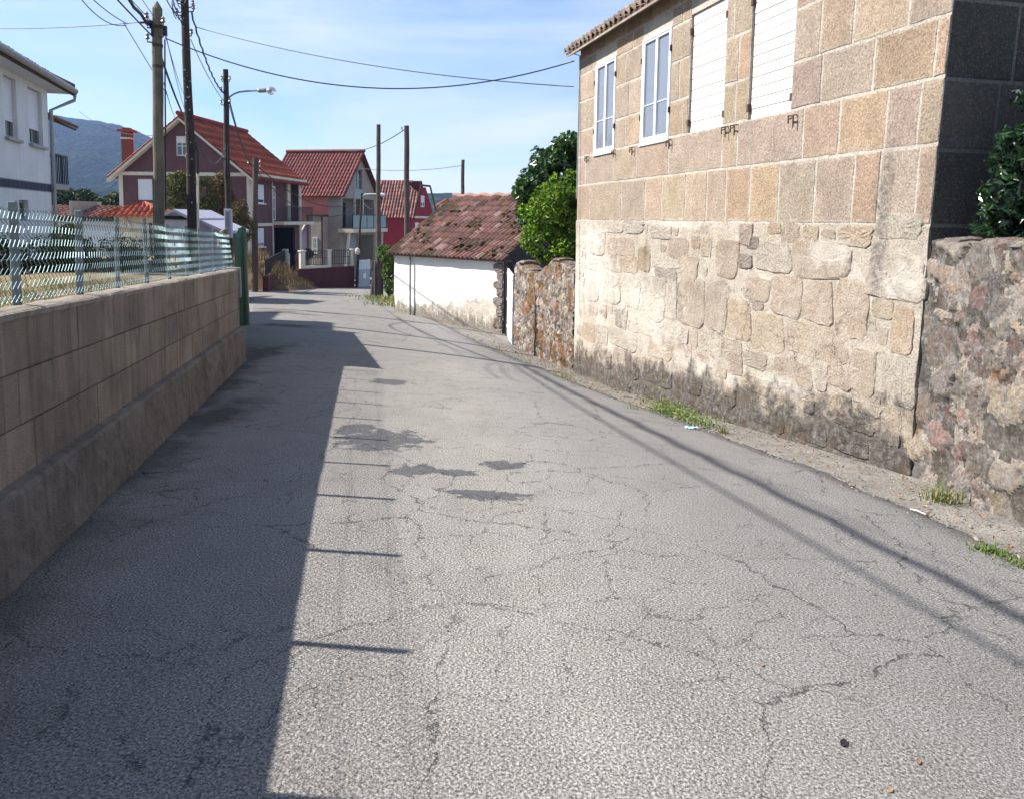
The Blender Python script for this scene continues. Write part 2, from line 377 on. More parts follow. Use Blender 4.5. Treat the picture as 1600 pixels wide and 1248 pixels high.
for y in frange(-8, 48, .12):
    l, r = XL(y)-(.05 if y < 11.8 else .3), XR(y); l -= .8 if 12 < y < 17.5 else 0
    jr = .10+.09*noise.noise(Vector((y*1.6, 3, 1)))+.06*noise.noise(Vector((y*7, 3, 8)))
    r += jr; row = [(l-.03, y, G(l, y)-.08)]
    for i in range(25):
        x = l+(r-l)*i/24; row.append((x, y, G(x, y)+.01-(.02 if i == 24 else 0)))
    row.append((r+.03, y, G(r, y)-.05)); rows.append(row)
b.grid(rows); tag(b.build('road', M['road'], smooth=True), kind='structure')
# yard behind the block wall
b = MB(); rows = []
def yard_edge(y): return XL(y)-.21-(0 if y < 11.75 else 2.4)
for y in frange(-8, 34, .5):
    e = yard_edge(y); z = yard(y); row = []
    for dx in (40, 30, 22, 16, 12, 9, 7, 5.5, 4.3, 3.3, 2.5, 1.8, 1.2, .7, .3, 0):
        row.append((e-dx, y, z+.05*noise.noise(Vector(((e-dx)*.6, y*.6, 0)))-.02))
    if y < 11.9: row += [(e+.03, y, z-.3), (e+.04, y, G(XL(y), y)-.1)]
    else: row += [(e+.35, y, z-.5), (e+.9, y, G(XL(y), y)-.1)]
    rows.append(row)
b.grid(rows); tag(b.build('yard_ground', M['yard'], smooth=True), kind='structure')
b = MB()   # dry grass of the yard: too many blades to count
for i in range(5200):
    y = R.uniform(1.5, 9.5); e = yard_edge(y); x = e-abs(R.gauss(0, 1.3))-.02; z = yard(y)-.03
    h = R.uniform(.03, .10); a = R.uniform(0, 6.28); dx, dy = math.cos(a)*h*.7, math.sin(a)*h*.7; wd = .004
    c = R.choice([(.30, .24, .13), (.34, .27, .16), (.24, .20, .10), (.14, .15, .06), (.10, .13, .045)])
    b.add([(x-wd, y, z), (x+wd, y, z), (x+dx, y+dy, z+h)], [(0, 1, 2)], vary(c))
tag(b.build('dry_grass', M['dry']), kind='stuff')
# ------------------------------------------------------------------ far hills
def hill_mat(name, c1, c2, c3, s):
    m = Mt(name); p = m.pos(); a = m.noise(p, s, 8, .65); g = m.noise(p, s*9, 5, .7); v = m.vor(p, s*14)
    c = m.mix(m.rng(a, .4, .6), c1, c2); c = m.mix(m.rng(g, .55, .7, 0, .6), c, c3); c = m.mix(m.rng(v.outputs['Distance'], .2, .8, 0, .6), c, (.008, .015, .008))
    m.col(c).rough(1, 0, 0); m.bump(v.outputs['Distance'], 1, 6); m.bump(g, 1, 9); return m.m
M['forest'] = hill_mat('wooded_slope', (.012, .026, .018), (.030, .050, .030), (.11, .115, .085), .008)
def hill(name, sil, D, near, zb, mat, rough, step):
    b = MB(); rows = []
    xs = frange(sil[0][0], sil[-1][0], step)
    n = 34
    for k in range(n+1):
        f = k/n; row = []
        for x in xs:
            y = lerp_t(sil, x); top = P(x, y, D); Y = near+(D-near)*f; q = P(x, 340, Y)
            prof = (1-math.cos(math.pi*min(1, f)))/2*.55+f*.45
            z = zb+(top.z-zb)*prof
            nz = noise.fractal(Vector((q.x*.006, q.y*.006, 1)), 1, 2, 6)*rough*(1-f*.75)*math.sin(math.pi*min(1, f+.05))+noise.noise(Vector((q.x*.08, q.y*.08, 4)))*rough*.10
            row.append((q.x, q.y, z+nz))
        rows.append(row)
    rows.append([(v[0]*1.1, v[1]*1.1, zb) for v in rows[-1]])
    b.grid(rows); return tag(b.build(name, mat, smooth=True), kind='structure')
hill('mountain', [(-900, 120), (-300, 150), (60, 178), (85, 181), (110, 185), (150, 191), (190, 197), (215, 205), (240, 217), (300, 245), (380, 280), (450, 305), (520, 325), (600, 338)], 1700, 500, -12, M['forest'], 28, 6)
hill('distant_ridge', [(420, 330), (520, 315), (600, 306), (640, 303), (700, 302), (760, 304), (800, 303), (900, 302), (1000, 306), (1200, 312), (1600, 320), (2400, 330)], 1000, 500, -14, M['forest'], 5, 3)
# ------------------------------------------------------------------ block wall on the left
WD = Vector((-.1966, .9805, 0)); WO = Vector((-1.681, 0, 0))      # road-side face at ground, along the road
WZ = math.atan2(WD.y, WD.x)
def wallz(s): return 1.2555-.0385*s*WD.y
WL0, WL1 = -3.0, 12.0
def blk_mat():
    m = Mt('weathered_concrete_block'); v = m.obj()
    a = m.noise(v, 2.2, 6, .65); g = m.noise(v, 70, 4, .7); st = m.noise(m.map(v, (8, 8, .45)), 1.6, 6, .7)
    c = m.mix(1.0, m.attr(), m.ramp(a, [(.3, .72), (.7, 1.22)]), 'MULTIPLY')
    c = m.mix(m.rng(st, .48, .68, 0, .58), c, (.085, .066, .054))
    c = m.mix(m.rng(g, .5, .75, 0, .35), c, (.25, .22, .19))
    pt = m.rng(m.noise(v, 34, 5, .8), .38, .31); c = m.mix(m.math('MULTIPLY', pt, .7), c, (.05, .04, .034)); c = m.mix(m.rng(m.noise(m.map(v, loc=(4, 1, 6)), 1.1, 6, .7), .5, .66, 0, .5), c, (.075, .068, .060))
    m.col(c).rough(.95, 0, .15); m.bump(pt, -.8, .012); m.bump(g, 1.0, .016); m.bump(m.noise(v, 14, 5, .7), .6, .025); return m.m
M['block'] = blk_mat()
wall = thing('block_wall', 'low bare concrete block wall along the left road edge, under the mesh fence', 'wall', (WO.x, 0, 0), WZ, off=(0, 0, 0))
# local frame: x along, y = left of travel (yard side) positive, z up
def wtop(x): return wallz(x)
b = MB(); bh = .272; brr = random.Random(3)
CAP = .03
for r in range(3):
    x = WL0-(.28 if r % 2 else 0)-.1*r
    while x < WL1-.02:
        L = .53; x0, x1 = max(x, WL0), min(x+L, WL1-.005)
        if x1-x0 > .05:
            c = vary((.295, .24, .192), .14, .03, brr); g = .003; off = brr.uniform(-.003, .003)
            def T(px, py, pz, off=off): return (px, py+off, wtop(px)-CAP-(r+1)*bh+pz)
            b.box(x0+g, x1-g, 0, .19, .004, bh-.004, c, bev=.003, T=T)
        x += L
b.build('blocks', M['block'], wall)
b = MB()
xs = frange(WL0, WL1, .12)
def wl(prof):      # extrude a profile of (y, z(x)) along the wall
    rows = []
    for x in xs: rows.append([(x, py+.008*noise.noise(Vector((x*5, i*3.1, 0))), pz(x)+.006*noise.noise(Vector((x*4, i*2.3, 7)))) for i, (py, pz) in enumerate(prof)])
    return rows
b.grid(wl([(.012, lambda x: wtop(x)-CAP), (.012, lambda x: wtop(x)-CAP-3*bh), (.178, lambda x: wtop(x)-CAP-3*bh), (.178, lambda x: wtop(x)-CAP)]), (.20, .165, .135))
b.build('mortar_joints', M['block'], wall)
b = MB()
ft = lambda x: wtop(x)-CAP-3*bh+.012
fb = lambda x: G(WO.x+WD.x*x, WD.y*x)-.12
b.grid(wl([(.10, ft), (.0, ft), (-.055, lambda x: ft(x)-.01+.03*noise.noise(Vector((x*6, 1, 1)))), (-.072, lambda x: ft(x)-.04+.02*noise.noise(Vector((x*9, 1, 4))))]), (.215, .185, .155))
rows = []
for x in frange(WL0, WL1, .05):
    row = []
    for k in range(11):
        f = k/10; z0_ = ft(x)-.035; z = z0_+(fb(x)-z0_)*f; row.append((x, -.070-.03*f+.016*noise.noise(Vector((x*7, z*7, 2)))+.010*noise.noise(Vector((x*19, z*19, 5)))-.02*max(0, noise.noise(Vector((x*2.2, z*4, 8)))), z))
    rows.append(row)
b.grid(rows, (.215, .184, .155))
b.build('footing', M['block'], wall)
b = MB()
b.grid(wl([(-.006, lambda x: wtop(x)-CAP-.006), (-.008, lambda x: wtop(x)-.008), (.01, lambda x: wtop(x)+.002), (.10, lambda x: wtop(x)+.008), (.19, lambda x: wtop(x)), (.2, lambda x: wtop(x)-CAP-.01)]), (.33, .29, .245))
b.build('mortar_cap', M['block'], wall)
b = MB(); b.box(WL1, WL1+.09, -.03, .2, wtop(WL1)-.42, wtop(WL1)+.03, (.42, .41, .39), bev=.01); b.box(WL1-.002, WL1+.06, .0, .19, fb(WL1), wtop(WL1)-.42, (.2, .17, .14))
b.build('end_block', M['block'], wall)
b = MB(); b.box(WL1-.2, WL1-.005, .2, 2.7, fb(WL1)-.2, wtop(WL1)-.05, (.17, .14, .115), bev=.01); b.build('return_wall', M['block'], wall)
# ------------------------------------------------------------------ chain-link fence
fence = thing('mesh_fence', 'low green coated chain-link fence with grey posts standing on the block wall', 'fence', (WO.x, 0, 0), WZ, off=(0, 0, 0))
FH = .485; FY = .085
def fz(x): return wtop(x)+.018
def fh(x): return FH+.012*noise.noise(Vector((x*1.3, 0, 5)))-.01*max(0, min(1, (x-8)/4))
b = MB(); pit = .058; hp = pit/2; i = 0
x = WL0+.1
fr = random.Random(2)
while x < WL1-.06:
    n = 13; h = fh(x); pts = []
    for k in range(n+1):
        sg = 1 if (k+i*0) % 2 else -1
        z = fz(x)+.012+(h)*k/n
        bow = .018*math.sin(x*1.9+k*.35)+.012*noise.noise(Vector((x*2, k*.3, 0)))
        pts.append((x+sg*hp*1.04, FY+bow+(.003 if sg > 0 else -.003), z))
    pts.append((x+fr.uniform(-.02, .02), pts[-1][1], pts[-1][2]+.018))
    b.tube(pts, .0023, 5, vary((1, 1, 1), .1)); x += pit
b.build('chain_link', M['wire'], fence)
b = MB()
for zf in (.06, .5, .93):
    b.tube([(xx, FY+.004+.012*math.sin(xx*1.9+zf), fz(xx)+fh(xx)*zf) for xx in frange(WL0+.1, WL1-.05, .25)], .0017, 4)
b.build('tension_wire', M['wire'], fence)
posts = [-2.2, -1.3, -.45, .6, 1.5, 2.45, 3.4, 4.46, 5.47, 6.35, 7.25, 8.15, 9.0, 9.85, 10.8, 11.7]
for s in posts:
    b = MB(); lean = fr.uniform(-.015, .02); tk = fr.uniform(-.02, .01); hgt = fr.uniform(.525, .56)
    wq = .021
    pts = [(s-tk, FY+.055, fz(s)-.05), (s, FY+.055+lean, fz(s)+hgt)]
    if s < 6: b.box(-wq*.8, wq*.8, -wq, wq, 0, hgt+.03, bev=.005, T=lambda px, py, pz, s=s, lean=lean, tk=tk: (s-tk*(1-pz/.5)+px, FY+.06+lean*pz*2+py, fz(s)-.03+pz))
    else: b.tube(pts, .018, 8)
    b.build('post', M['fence_post'], fence, off=(0, 0, 0))
# ------------------------------------------------------------------ wall frames
class Fr:
    """vertical plane through p (x, y) running along azimuth az; out=+1 if its outer side is left of that direction"""
    def __init__(s, p, az, out):
        s.p = Vector((p[0], p[1], 0)); a = math.radians(az); s.d = Vector((math.sin(a), math.cos(a), 0)); s.o = Vector((-s.d.y, s.d.x, 0))*out
        s.out = out; s.rot = math.atan2(s.d.y, s.d.x); s.zb = 0
    def st(s, x, y):
        r = ray(x, y); k = s.p.dot(s.o)/r.dot(s.o); q = r*k
        return (q-s.p).dot(s.d), EYE+k*r.z
    def m(s, a, z, dep): return (a, s.out*dep, z)
    def world(s, a, z, dep): return s.p+s.d*a+s.o*dep+Vector((0, 0, z))
    def empty(s, name, label, cat, zb, group=None):
        s.e = thing(name, label, cat, (s.p.x, s.p.y, zb), s.rot, group, off=(0, 0, zb)); return s.e
def sub(f, dep0=0, swap=None):
    return lambda a, z, d: f.m(a, z, d+dep0)
def bx(b, m, s0, s1, z0, z1, d0, d1, c=(1, 1, 1), mi=0, bev=0):
    b.box(s0, s1, d0, d1, z0, z1, c, mi, T=lambda x, y, z: m(x, z, y), bev=bev)
def clip(poly, a, bb, c):        # keep a*x+b*y<=c
    out = []
    for i in range(len(poly)):
        p, q = poly[i], poly[(i+1) % len(poly)]
        dp, dq = a*p[0]+bb*p[1]-c, a*q[0]+bb*q[1]-c
        if dp <= 0: out.append(p)
        if (dp < 0 < dq) or (dq < 0 < dp):
            t = dp/(dp-dq); out.append((p[0]+(q[0]-p[0])*t, p[1]+(q[1]-p[1])*t))
    return out
def facade(b, m, outline, holes, reveal=.15, c=(1, 1, 1), mi=0, ex=(), ez=()):
    xs = sorted(set([p[0] for p in outline]+[h[0] for h in holes]+[h[1] for h in holes]+list(ex)))
    zs = sorted(set([p[1] for p in outline]+[h[2] for h in holes]+[h[3] for h in holes]+list(ez)))
    # outline must be convex, counter-clockwise in (s, z)
    for x0, x1 in zip(xs, xs[1:]):
        for z0, z1 in zip(zs, zs[1:]):
            if any(h[0]-1e-6 <= x0 and x1 <= h[1]+1e-6 and h[2]-1e-6 <= z0 and z1 <= h[3]+1e-6 for h in holes): continue
            p = [(x0, z0), (x1, z0), (x1, z1), (x0, z1)]
            for (ax, az), (bx_, bz) in zip(outline, outline[1:]+outline[:1]):
                nx, nz = (bz-az), -(bx_-ax); p = clip(p, nx, nz, nx*ax+nz*az)
                if len(p) < 3: break
            if len(p) >= 3: b.poly([m(q[0], q[1], 0) for q in p], c, mi)
    for s0, s1, z0, z1 in holes:
        for (a, e), (a2, e2) in (((s0, z0), (s1, z0)), ((s1, z0), (s1, z1)), ((s1, z1), (s0, z1)), ((s0, z1), (s0, z0))):
            b.poly([m(a, e, 0), m(a2, e2, 0), m(a2, e2, -reveal), m(a, e, -reveal)], c, mi)
def roof(b, o, ux, L, uy, S, tw=.22, tl=.38, amp=.035, tone=(.3, .08, .05), va=.2, lim=None, nx=6, rr=None, step=.03, moss=None, thick=True):
    rr = rr or random.Random(4)
    ux = ux.normalized(); uy = uy.normalized(); nn = ux.cross(uy)
    if nn.z < 0: nn = -nn
    rows = max(1, int(round(S/tl))); tl = S/rows; cols = max(1, int(round(L/tw))); tw = L/cols
    for r in range(rows):
        v0, v1 = r*tl, (r+1)*tl
        a0, b0 = lim(v0) if lim else (0, L); a1, b1 = lim(v1) if lim else (0, L)
        for c in range(cols):
            if (c+1)*tw <= min(a0, a1) or c*tw >= max(b0, b1): continue
            cc = vary(tone, va, .08, rr)
            if moss: cc = moss(c*tw, v0, cc, rr)
            jz = rr.uniform(-.006, .010); jx = rr.uniform(-.01, .01)
            lo, hi, bt = [], [], []
            for k in range(nx+1):
                x = (c+k/nx)*tw; ph = amp*math.cos(2*math.pi*k/nx+math.pi)
                x0 = max(a0, min(b0, x+jx)); x1 = max(a1, min(b1, x+jx))
                lo.append(o+ux*x0+uy*(v0-.02)+nn*(ph+step+jz)); hi.append(o+ux*x1+uy*v1+nn*(ph+jz*.5)); bt.append(o+ux*x0+uy*(v0-.02)+nn*(ph-.012))
            n = nx+1
            b.add(lo+hi+bt, [(k, k+1, n+k+1, n+k) for k in range(nx)]+[(2*n+k, 2*n+k+1, k+1, k) for k in range(nx)], cc)
    if thick and not lim:
        e = nn*.05; q = [o, o+ux*L, o+ux*L+uy*S, o+uy*S]
        b.hexa([p-e*1.8 for p in q]+[p-e*.8 for p in q], tuple(t*.6 for t in tone))
def window(par, m, s0, s1, z0, z1, dep, frame='white_paint', pane='glass_dark', fw=.06, vbars=1, hbars=0, shutter=0, label=None, sh_mat='white_paint', sill=None):
    b = MB(); d0, d1 = dep, dep+.05
    bx(b, m, s0, s1, z0, z0+fw, d0, d1); bx(b, m, s0, s1, z1-fw, z1, d0, d1)
    bx(b, m, s0, s0+fw, z0+fw, z1-fw, d0, d1); bx(b, m, s1-fw, s1, z0+fw, z1-fw, d0, d1)
    for i in range(vbars):
        x = s0+(s1-s0)*(i+1)/(vbars+1); bx(b, m, x-fw*.45, x+fw*.45, z0+fw, z1-fw, d0+.004, d1-.004)
    for i in range(hbars):
        z = z0+(z1-z0)*(i+1)/(hbars+1); bx(b, m, s0+fw, s1-fw, z-fw*.3, z+fw*.3, d0+.012, d1-.012)
    wo = b.build('window', M[frame], par)
    if label: wo['label'] = label
    b = MB(); bx(b, m, s0+fw*.5, s1-fw*.5, z0+fw*.5, z1-fw*.5, d0+.012, d0+.02); b.build('pane', M[pane], wo)
    if shutter:
        b = MB(); zt = z1-fw*.3; zl = z0+(z1-z0)*(1-shutter); n = max(3, int((zt-zl)/.05))
        for i in range(n):
            za, zc = zl+(zt-zl)*i/n, zl+(zt-zl)*(i+1)/n
            bx(b, m, s0+fw*.4, s1-fw*.4, za+.002, zc-.004, d1, d1+.014)
        b.build('roller_shutter', M[sh_mat], wo)
    if sill:
        b = MB(); bx(b, m, s0-.08, s1+.08, z0-.07, z0-.003, -.05, .09, bev=.008); b.build('sill', M[sill], wo)
    return wo
def railing(par, m, s0, s1, z0, z1, d, mat='iron', gap=.12, name='railing', bar=.012, mid=False):
    b = MB(); bx(b, m, s0, s1, z1-.04, z1, d-.02, d+.02); bx(b, m, s0, s1, z0, z0+.03, d-.015, d+.015)
    if mid: bx(b, m, s0, s1, (z0+z1)/2-.015, (z0+z1)/2+.015, d-.015, d+.015)
    n = max(2, int((s1-s0)/gap))
    for i in range(n+1):
        x = s0+(s1-s0)*i/n; bx(b, m, x-bar, x+bar, z0+.03, z1-.04, d-bar, d+bar)
    return b.build(name, M[mat], par)
# ------------------------------------------------------------------ stone meshes
def rnd_poly(x0, x1, z0, z1, rr, jit=.06, sq=3.2, n=14):
    cx, cz, hx, hz = (x0+x1)/2, (z0+z1)/2, (x1-x0)/2, (z1-z0)/2; out = []
    ph = rr.uniform(0, 6.28); s1, s2 = rr.uniform(-.12, .12), rr.uniform(-.1, .1)
    for k in range(n):
        a = 2*math.pi*(k+.5*rr.random()*.6)/n; c, s = math.cos(a), math.sin(a)
        r = (abs(c)**sq+abs(s)**sq)**(-1/sq); j = 1+rr.uniform(-jit, jit)
        u, v = c*r*j, s*r*j
        out.append((cx+hx*(u*(1+s1*v)), cz+hz*(v*(1+s2*u))))
    return out
def stone(b, m, poly, h, c, rr, inset=.16, mi=0, base=-.01, rough=.25):
    cx = sum(p[0] for p in poly)/len(poly); cz = sum(p[1] for p in poly)/len(poly); n = len(poly)
    rings = [(1.0, base), (.985, h*.45), (1-inset*.55, h*.9), (1-inset*1.6, h*1.0), (.45, h*1.05)]
    vs = []
    for f, d in rings:
        for p in poly: vs.append(m(cx+(p[0]-cx)*f, cz+(p[1]-cz)*f, d+(rr.uniform(-1, 1)*rough*h if d > 0 else 0)))
    vs.append(m(cx, cz, h*(1.05+rr.uniform(-.2, .2))))
    fs = [(k*n+i, k*n+(i+1) % n, (k+1)*n+(i+1) % n, (k+1)*n+i) for k in range(len(rings)-1) for i in range(n)]
    l = (len(rings)-1)*n; fs += [(l+i, l+(i+1) % n, len(vs)-1) for i in range(n)]
    b.add(vs, fs, c, mi)
def voronoi_stones(x0, x1, zlo, zhi, size, rr, aspect=1.5, gap=.012):
    pts = []; z = -9; cells = []
    zmin = min(zlo(x0), zlo(x1)); zmax = max(zhi(x0), zhi(x1)); r = 0
    zc = zmin
    while zc < zmax+size:
        xx = x0-size*aspect*(1 if r % 2 else .5)
        while xx < x1+size*aspect:
            k = rr.uniform(.7, 1.35); pts.append((xx+rr.uniform(-.32, .32)*size*aspect, zc+rr.uniform(-.34, .34)*size)); xx += size*aspect*k
        zc += size; r += 1
    for i, p in enumerate(pts):
        poly = [(p[0]-size*2, p[1]-size*1.5), (p[0]+size*2, p[1]-size*1.5), (p[0]+size*2, p[1]+size*1.5), (p[0]-size*2, p[1]+size*1.5)]
        for j, q in enumerate(pts):
            if j == i or abs(q[0]-p[0]) > size*aspect*3 or abs(q[1]-p[1]) > size*3: continue
            dx, dz = q[0]-p[0], q[1]-p[1]; l = math.hypot(dx, dz)
            g = gap*rr.uniform(.5, 1.6)
            poly = clip(poly, dx/l, dz/l, dx/l*(p[0]+q[0])/2+dz/l*(p[1]+q[1])/2-g)
            if len(poly) < 3: break
        if len(poly) < 3: continue
        poly = clip(poly, 1, 0, x1); poly = clip(poly, -1, 0, -x0) if len(poly) > 2 else poly
        if len(poly) > 2:
            poly = clip(poly, 0, 1, zhi(p[0])+size*.15)
        if len(poly) > 2:
            cx = sum(q[0] for q in poly)/len(poly)
            if p[1] > zhi(cx)-size*.1 or p[1] < zlo(cx)-size*.5: continue
            # subdivide and wobble the outline
            out = []
            for a, c in zip(poly, poly[1:]+poly[:1]):
                k = max(1, int(math.hypot(c[0]-a[0], c[1]-a[1])/(size*.28)))
                for t in range(k):
                    f = t/k; out.append((a[0]+(c[0]-a[0])*f+rr.uniform(-.04, .04)*size, a[1]+(c[1]-a[1])*f+rr.uniform(-.04, .04)*size))
            if len(out) >= 4: cells.append(out)
    return cells
# ------------------------------------------------------------------ the stone house
SH = Fr((3.38, 6.39), -13.94, 1)
SHZ = G(3.38, 6.39)-.05
house = SH.empty('stone_house', 'two-storey granite block house with white-pointed upper courses and worn rubble lower storey', 'house', SHZ)
def lean(z): h = z+.45; return .13-.005*h-.0075*h*h
SH.m = lambda a, z, dep: (a+lean(z)*max(0, 1-a/3), dep, z)
SL = SH.st(905, 210)[0]+.02
EAVE = SH.st(912, 80)[1]
def stone_mat():
    m = Mt('granite_and_mortar'); v = m.obj(); x, y, z = m.xyz(v)[0:3]
    zz = m.math('ADD', z, m.math('MULTIPLY', x, .088))          # height over the sloping ground
    a = m.noise(v, 2.6, 6, .65); g = m.noise(v, 48, 5, .75); g2 = m.noise(v, 120, 2, .6); sp = m.vor(v, 85)
    c = m.mix(1.0, m.attr(), m.ramp(a, [(.3, .80), (.7, 1.14)]), 'MULTIPLY')
    c = m.mix(1.0, c, m.ramp(g, [(.3, .52), (.5, 1.0), (.68, 1.38)]), 'MULTIPLY')
    c = m.mix(m.rng(m.xyz(sp.outputs['Color'])[0], .8, .95, 0, .40), c, (.09, .072, .06))
    c = m.mix(m.rng(m.xyz(sp.outputs['Color'])[1], .85, .97, 0, .22), c, (.52, .46, .39))
    flat = m.n('CombineXYZ', {0: x, 2: z}).outputs[0]
    n1 = m.noise(v, 4.5, 6, .68); n2 = m.noise(m.map(v, loc=(7, 3, 1)), 1.9, 5, .6)
    # lime wash left on the far half of the lower storey and near the corner
    wm = None
    for px, py, rx, rz in ((925, 430, 1.5, .75), (925, 380, 1.0, .40), (905, 450, .5, .95), (1010, 500, 1.3, .55), (1420, 435, .36, .20), (1300, 395, .50, .17), (1060, 351, .9, .07), (1000, 470, 1.4, .35), (1090, 575, .9, .20), (1220, 600, .6, .14)):
        s, h = SH.st(px, py); e = m.ell(flat, (s, 0, h-SHZ), (rx, 1, rz)); wm = e if wm is None else m.math('MAXIMUM', wm, e)
    wmk = m.rng(m.math('ADD', m.math('MAXIMUM', wm, -.6), m.rng(n1, .25, .75, -.75, .75)), .02, .55)
    c = m.mix(m.math('MULTIPLY', wmk, .78), c, m.ramp(n2, [(.3, (.48, .44, .38)), (.7, (.68, .645, .585))]))
    lowz_ = m.rng(zz, 2.05, 1.9)
    c = m.mix(m.math('MULTIPLY', m.rng(m.noise(m.map(v, loc=(1, 9, 4)), 3.0, 6, .7), .38, .66, 0, .48), lowz_), c, (.54, .485, .415))
    # grey weathering veil and vertical rain streaks
    st = m.noise(m.map(v, (4.5, 1, .45)), 1.5, 6, .7)
    c = m.mix(m.math('MULTIPLY', m.rng(st, .57, .74, 0, .55), m.rng(n2, .35, .6)), c, (.17, .145, .12))
    sk = None
    for px, py, rx, rz in ((1378, 318, .15, .42), (1010, 400, .10, .40), (1372, 420, .13, .38), (1392, 268, .07, .3)):
        s, h = SH.st(px, py); e = m.ell(flat, (s, 0, h-SHZ), (rx, 1, rz)); sk = e if sk is None else m.math('MAXIMUM', sk, e)
    sk = m.rng(m.math('ADD', m.math('MAXIMUM', sk, -.5), m.rng(n1, .3, .7, -.5, .5)), .05, .55)
    c = m.mix(m.math('MULTIPLY', sk, m.rng(m.noise(v, 14, 5, .75), .4, .6, .15, .75)), c, (.11, .098, .088))
    # damp dark foot with lichen and moss
    ft = m.math('SUBTRACT', m.rng(n2, .3, .7, .32, .70), zz); ft = m.math('ADD', ft, m.rng(n1, .25, .75, -.30, .30))
    fm = m.rng(ft, -.08, .16)
    dk = m.ramp(m.noise(v, 13, 6, .8), [(.38, (.022, .019, .018)), (.49, (.075, .068, .062)), (.60, (.165, .155, .142)), (.70, (.34, .33, .31))])
    dk = m.mix(m.rng(m.noise(m.map(v, loc=(2, 8, 3)), 3.2, 5, .7), .54, .62, 0, .7), dk, (.075, .042, .026))
    dk = m.mix(m.rng(m.noise(m.map(v, loc=(5, 1, 3)), 4.5, 5, .7), .60, .66, 0, .7), dk, (.10, .075, .025))
    c = m.mix(m.math('MULTIPLY', fm, .88), c, dk)
    dv = m.n('VectorMath', {0: v, 1: m.n('VectorMath', {0: m.n('TexNoise', {'Vector': v, 'Scale': 5, 'Detail': 5, 'Roughness': .7}).outputs['Color'], 1: (.35, .35, .35)}, operation='MULTIPLY').outputs[0]}, operation='ADD').outputs[0]
    ce = m.vor(m.map(dv, (1, 1, 1)), 1.7, 'DISTANCE_TO_EDGE').outputs['Distance']
    low = m.rng(zz, 2.0, 1.6); pit = m.rng(m.noise(v, 30, 5, .8), .36, .30)
    ck = m.math('MULTIPLY', m.math('MULTIPLY', m.rng(ce, .004, .011, 1, 0), m.rng(m.noise(m.map(v, loc=(3, 3, 8)), 1.3, 3), .50, .58)), low)
    c = m.mix(m.math('MULTIPLY', m.math('MAXIMUM', ck, m.math('MULTIPLY', pit, m.math('MULTIPLY', low, .6))), .85), c, (.075, .058, .045))
    m.col(c).rough(.92, 0, .2); m.bump(ck, -1, .03); m.bump(g, 1.0, .028); m.bump(m.noise(v, 16, 6, .75), .85, .03); m.bump(sp.outputs['Distance'], .3, .006); return m.m
M['stone'] = stone_mat()
sr = random.Random(21)
PW = {}
# courses of the upper storey, heights read from the joints near the middle of the wall
zS = SH.st(1040, 216)[1]; z5 = SH.st(1045, 274)[1]; z6 = 1.6
z3 = (SH.st(925, 196)[1]*.5+SH.st(1365, 67)[1]*.5); z2 = SH.st(925, 153)[1]; z1 = SH.st(922, 112)[1]
print('COURSES', z6, z5, zS, z3, z2, z1, EAVE, SL)
def sx(x, y): return SH.st(x, y)[0]
wins = []   # s0, s1, z0, z1
def rect(xl, xr, yt, yb):   # pixel box of an opening -> s0 (near), s1 (far), z0, z1
    s0 = sx(xr, (yt+yb)/2); s1 = sx(xl, (yt+yb)/2); xm = (xl+xr)/2
    return s0, s1, SH.st(xm, yb)[1], SH.st(xm, yt)[1]
W1 = list(rect(931, 962, 92, 233)); W2 = list(rect(1004, 1048, 53, 218)); S1 = list(rect(1078, 1133, 16, 204)); S2 = list(rect(1173, 1241, -34, 186))
for q in (W1, W2, S1, S2): print('OPEN', [round(k, 2) for k in q])
zt = sum(q[3] for q in (W1, W2, S1))/3; zb_ = sum(q[2] for q in (W1, W2, S1, S2))/4
for q in (W1, W2, S1, S2): q[3] = zt; q[2] = zb_
OPEN = [W1, W2, S1, S2]
TAN = [(.385, .29, .208), (.37, .283, .213), (.385, .303, .23), (.36, .29, .228), (.395, .31, .23), (.37, .30, .242), (.395, .287, .20)]
PALE = [(.36, .30, .235), (.33, .28, .225), (.40, .345, .28), (.30, .26, .215), (.36, .29, .21), (.38, .31, .22)]
mort_hi = (.54, .49, .42); mort_lo = (.45, .395, .325)
b = MB()
facade(b, SH.m, [(-.001, SHZ-1.6), (SL, SHZ-1.6), (SL, EAVE+.12), (-.001, EAVE+.12)], OPEN, .16, mort_hi, ex=[3.0], ez=frange(SHZ-1.5, EAVE, .25))
rows = []
b2 = MB()
for x in frange(0, SL, .12):
    pass
lowz = z6-.005
rg = [[SH.m(s, z, .004+.007*noise.noise(Vector((s*5, z*5, 0)))+.012*noise.noise(Vector((s*1.5, z*1.7, 3)))) for s in frange(0, SL, .1)] for z in frange(SHZ-1.5, lowz, .1)]
b.grid(rg, mort_lo)
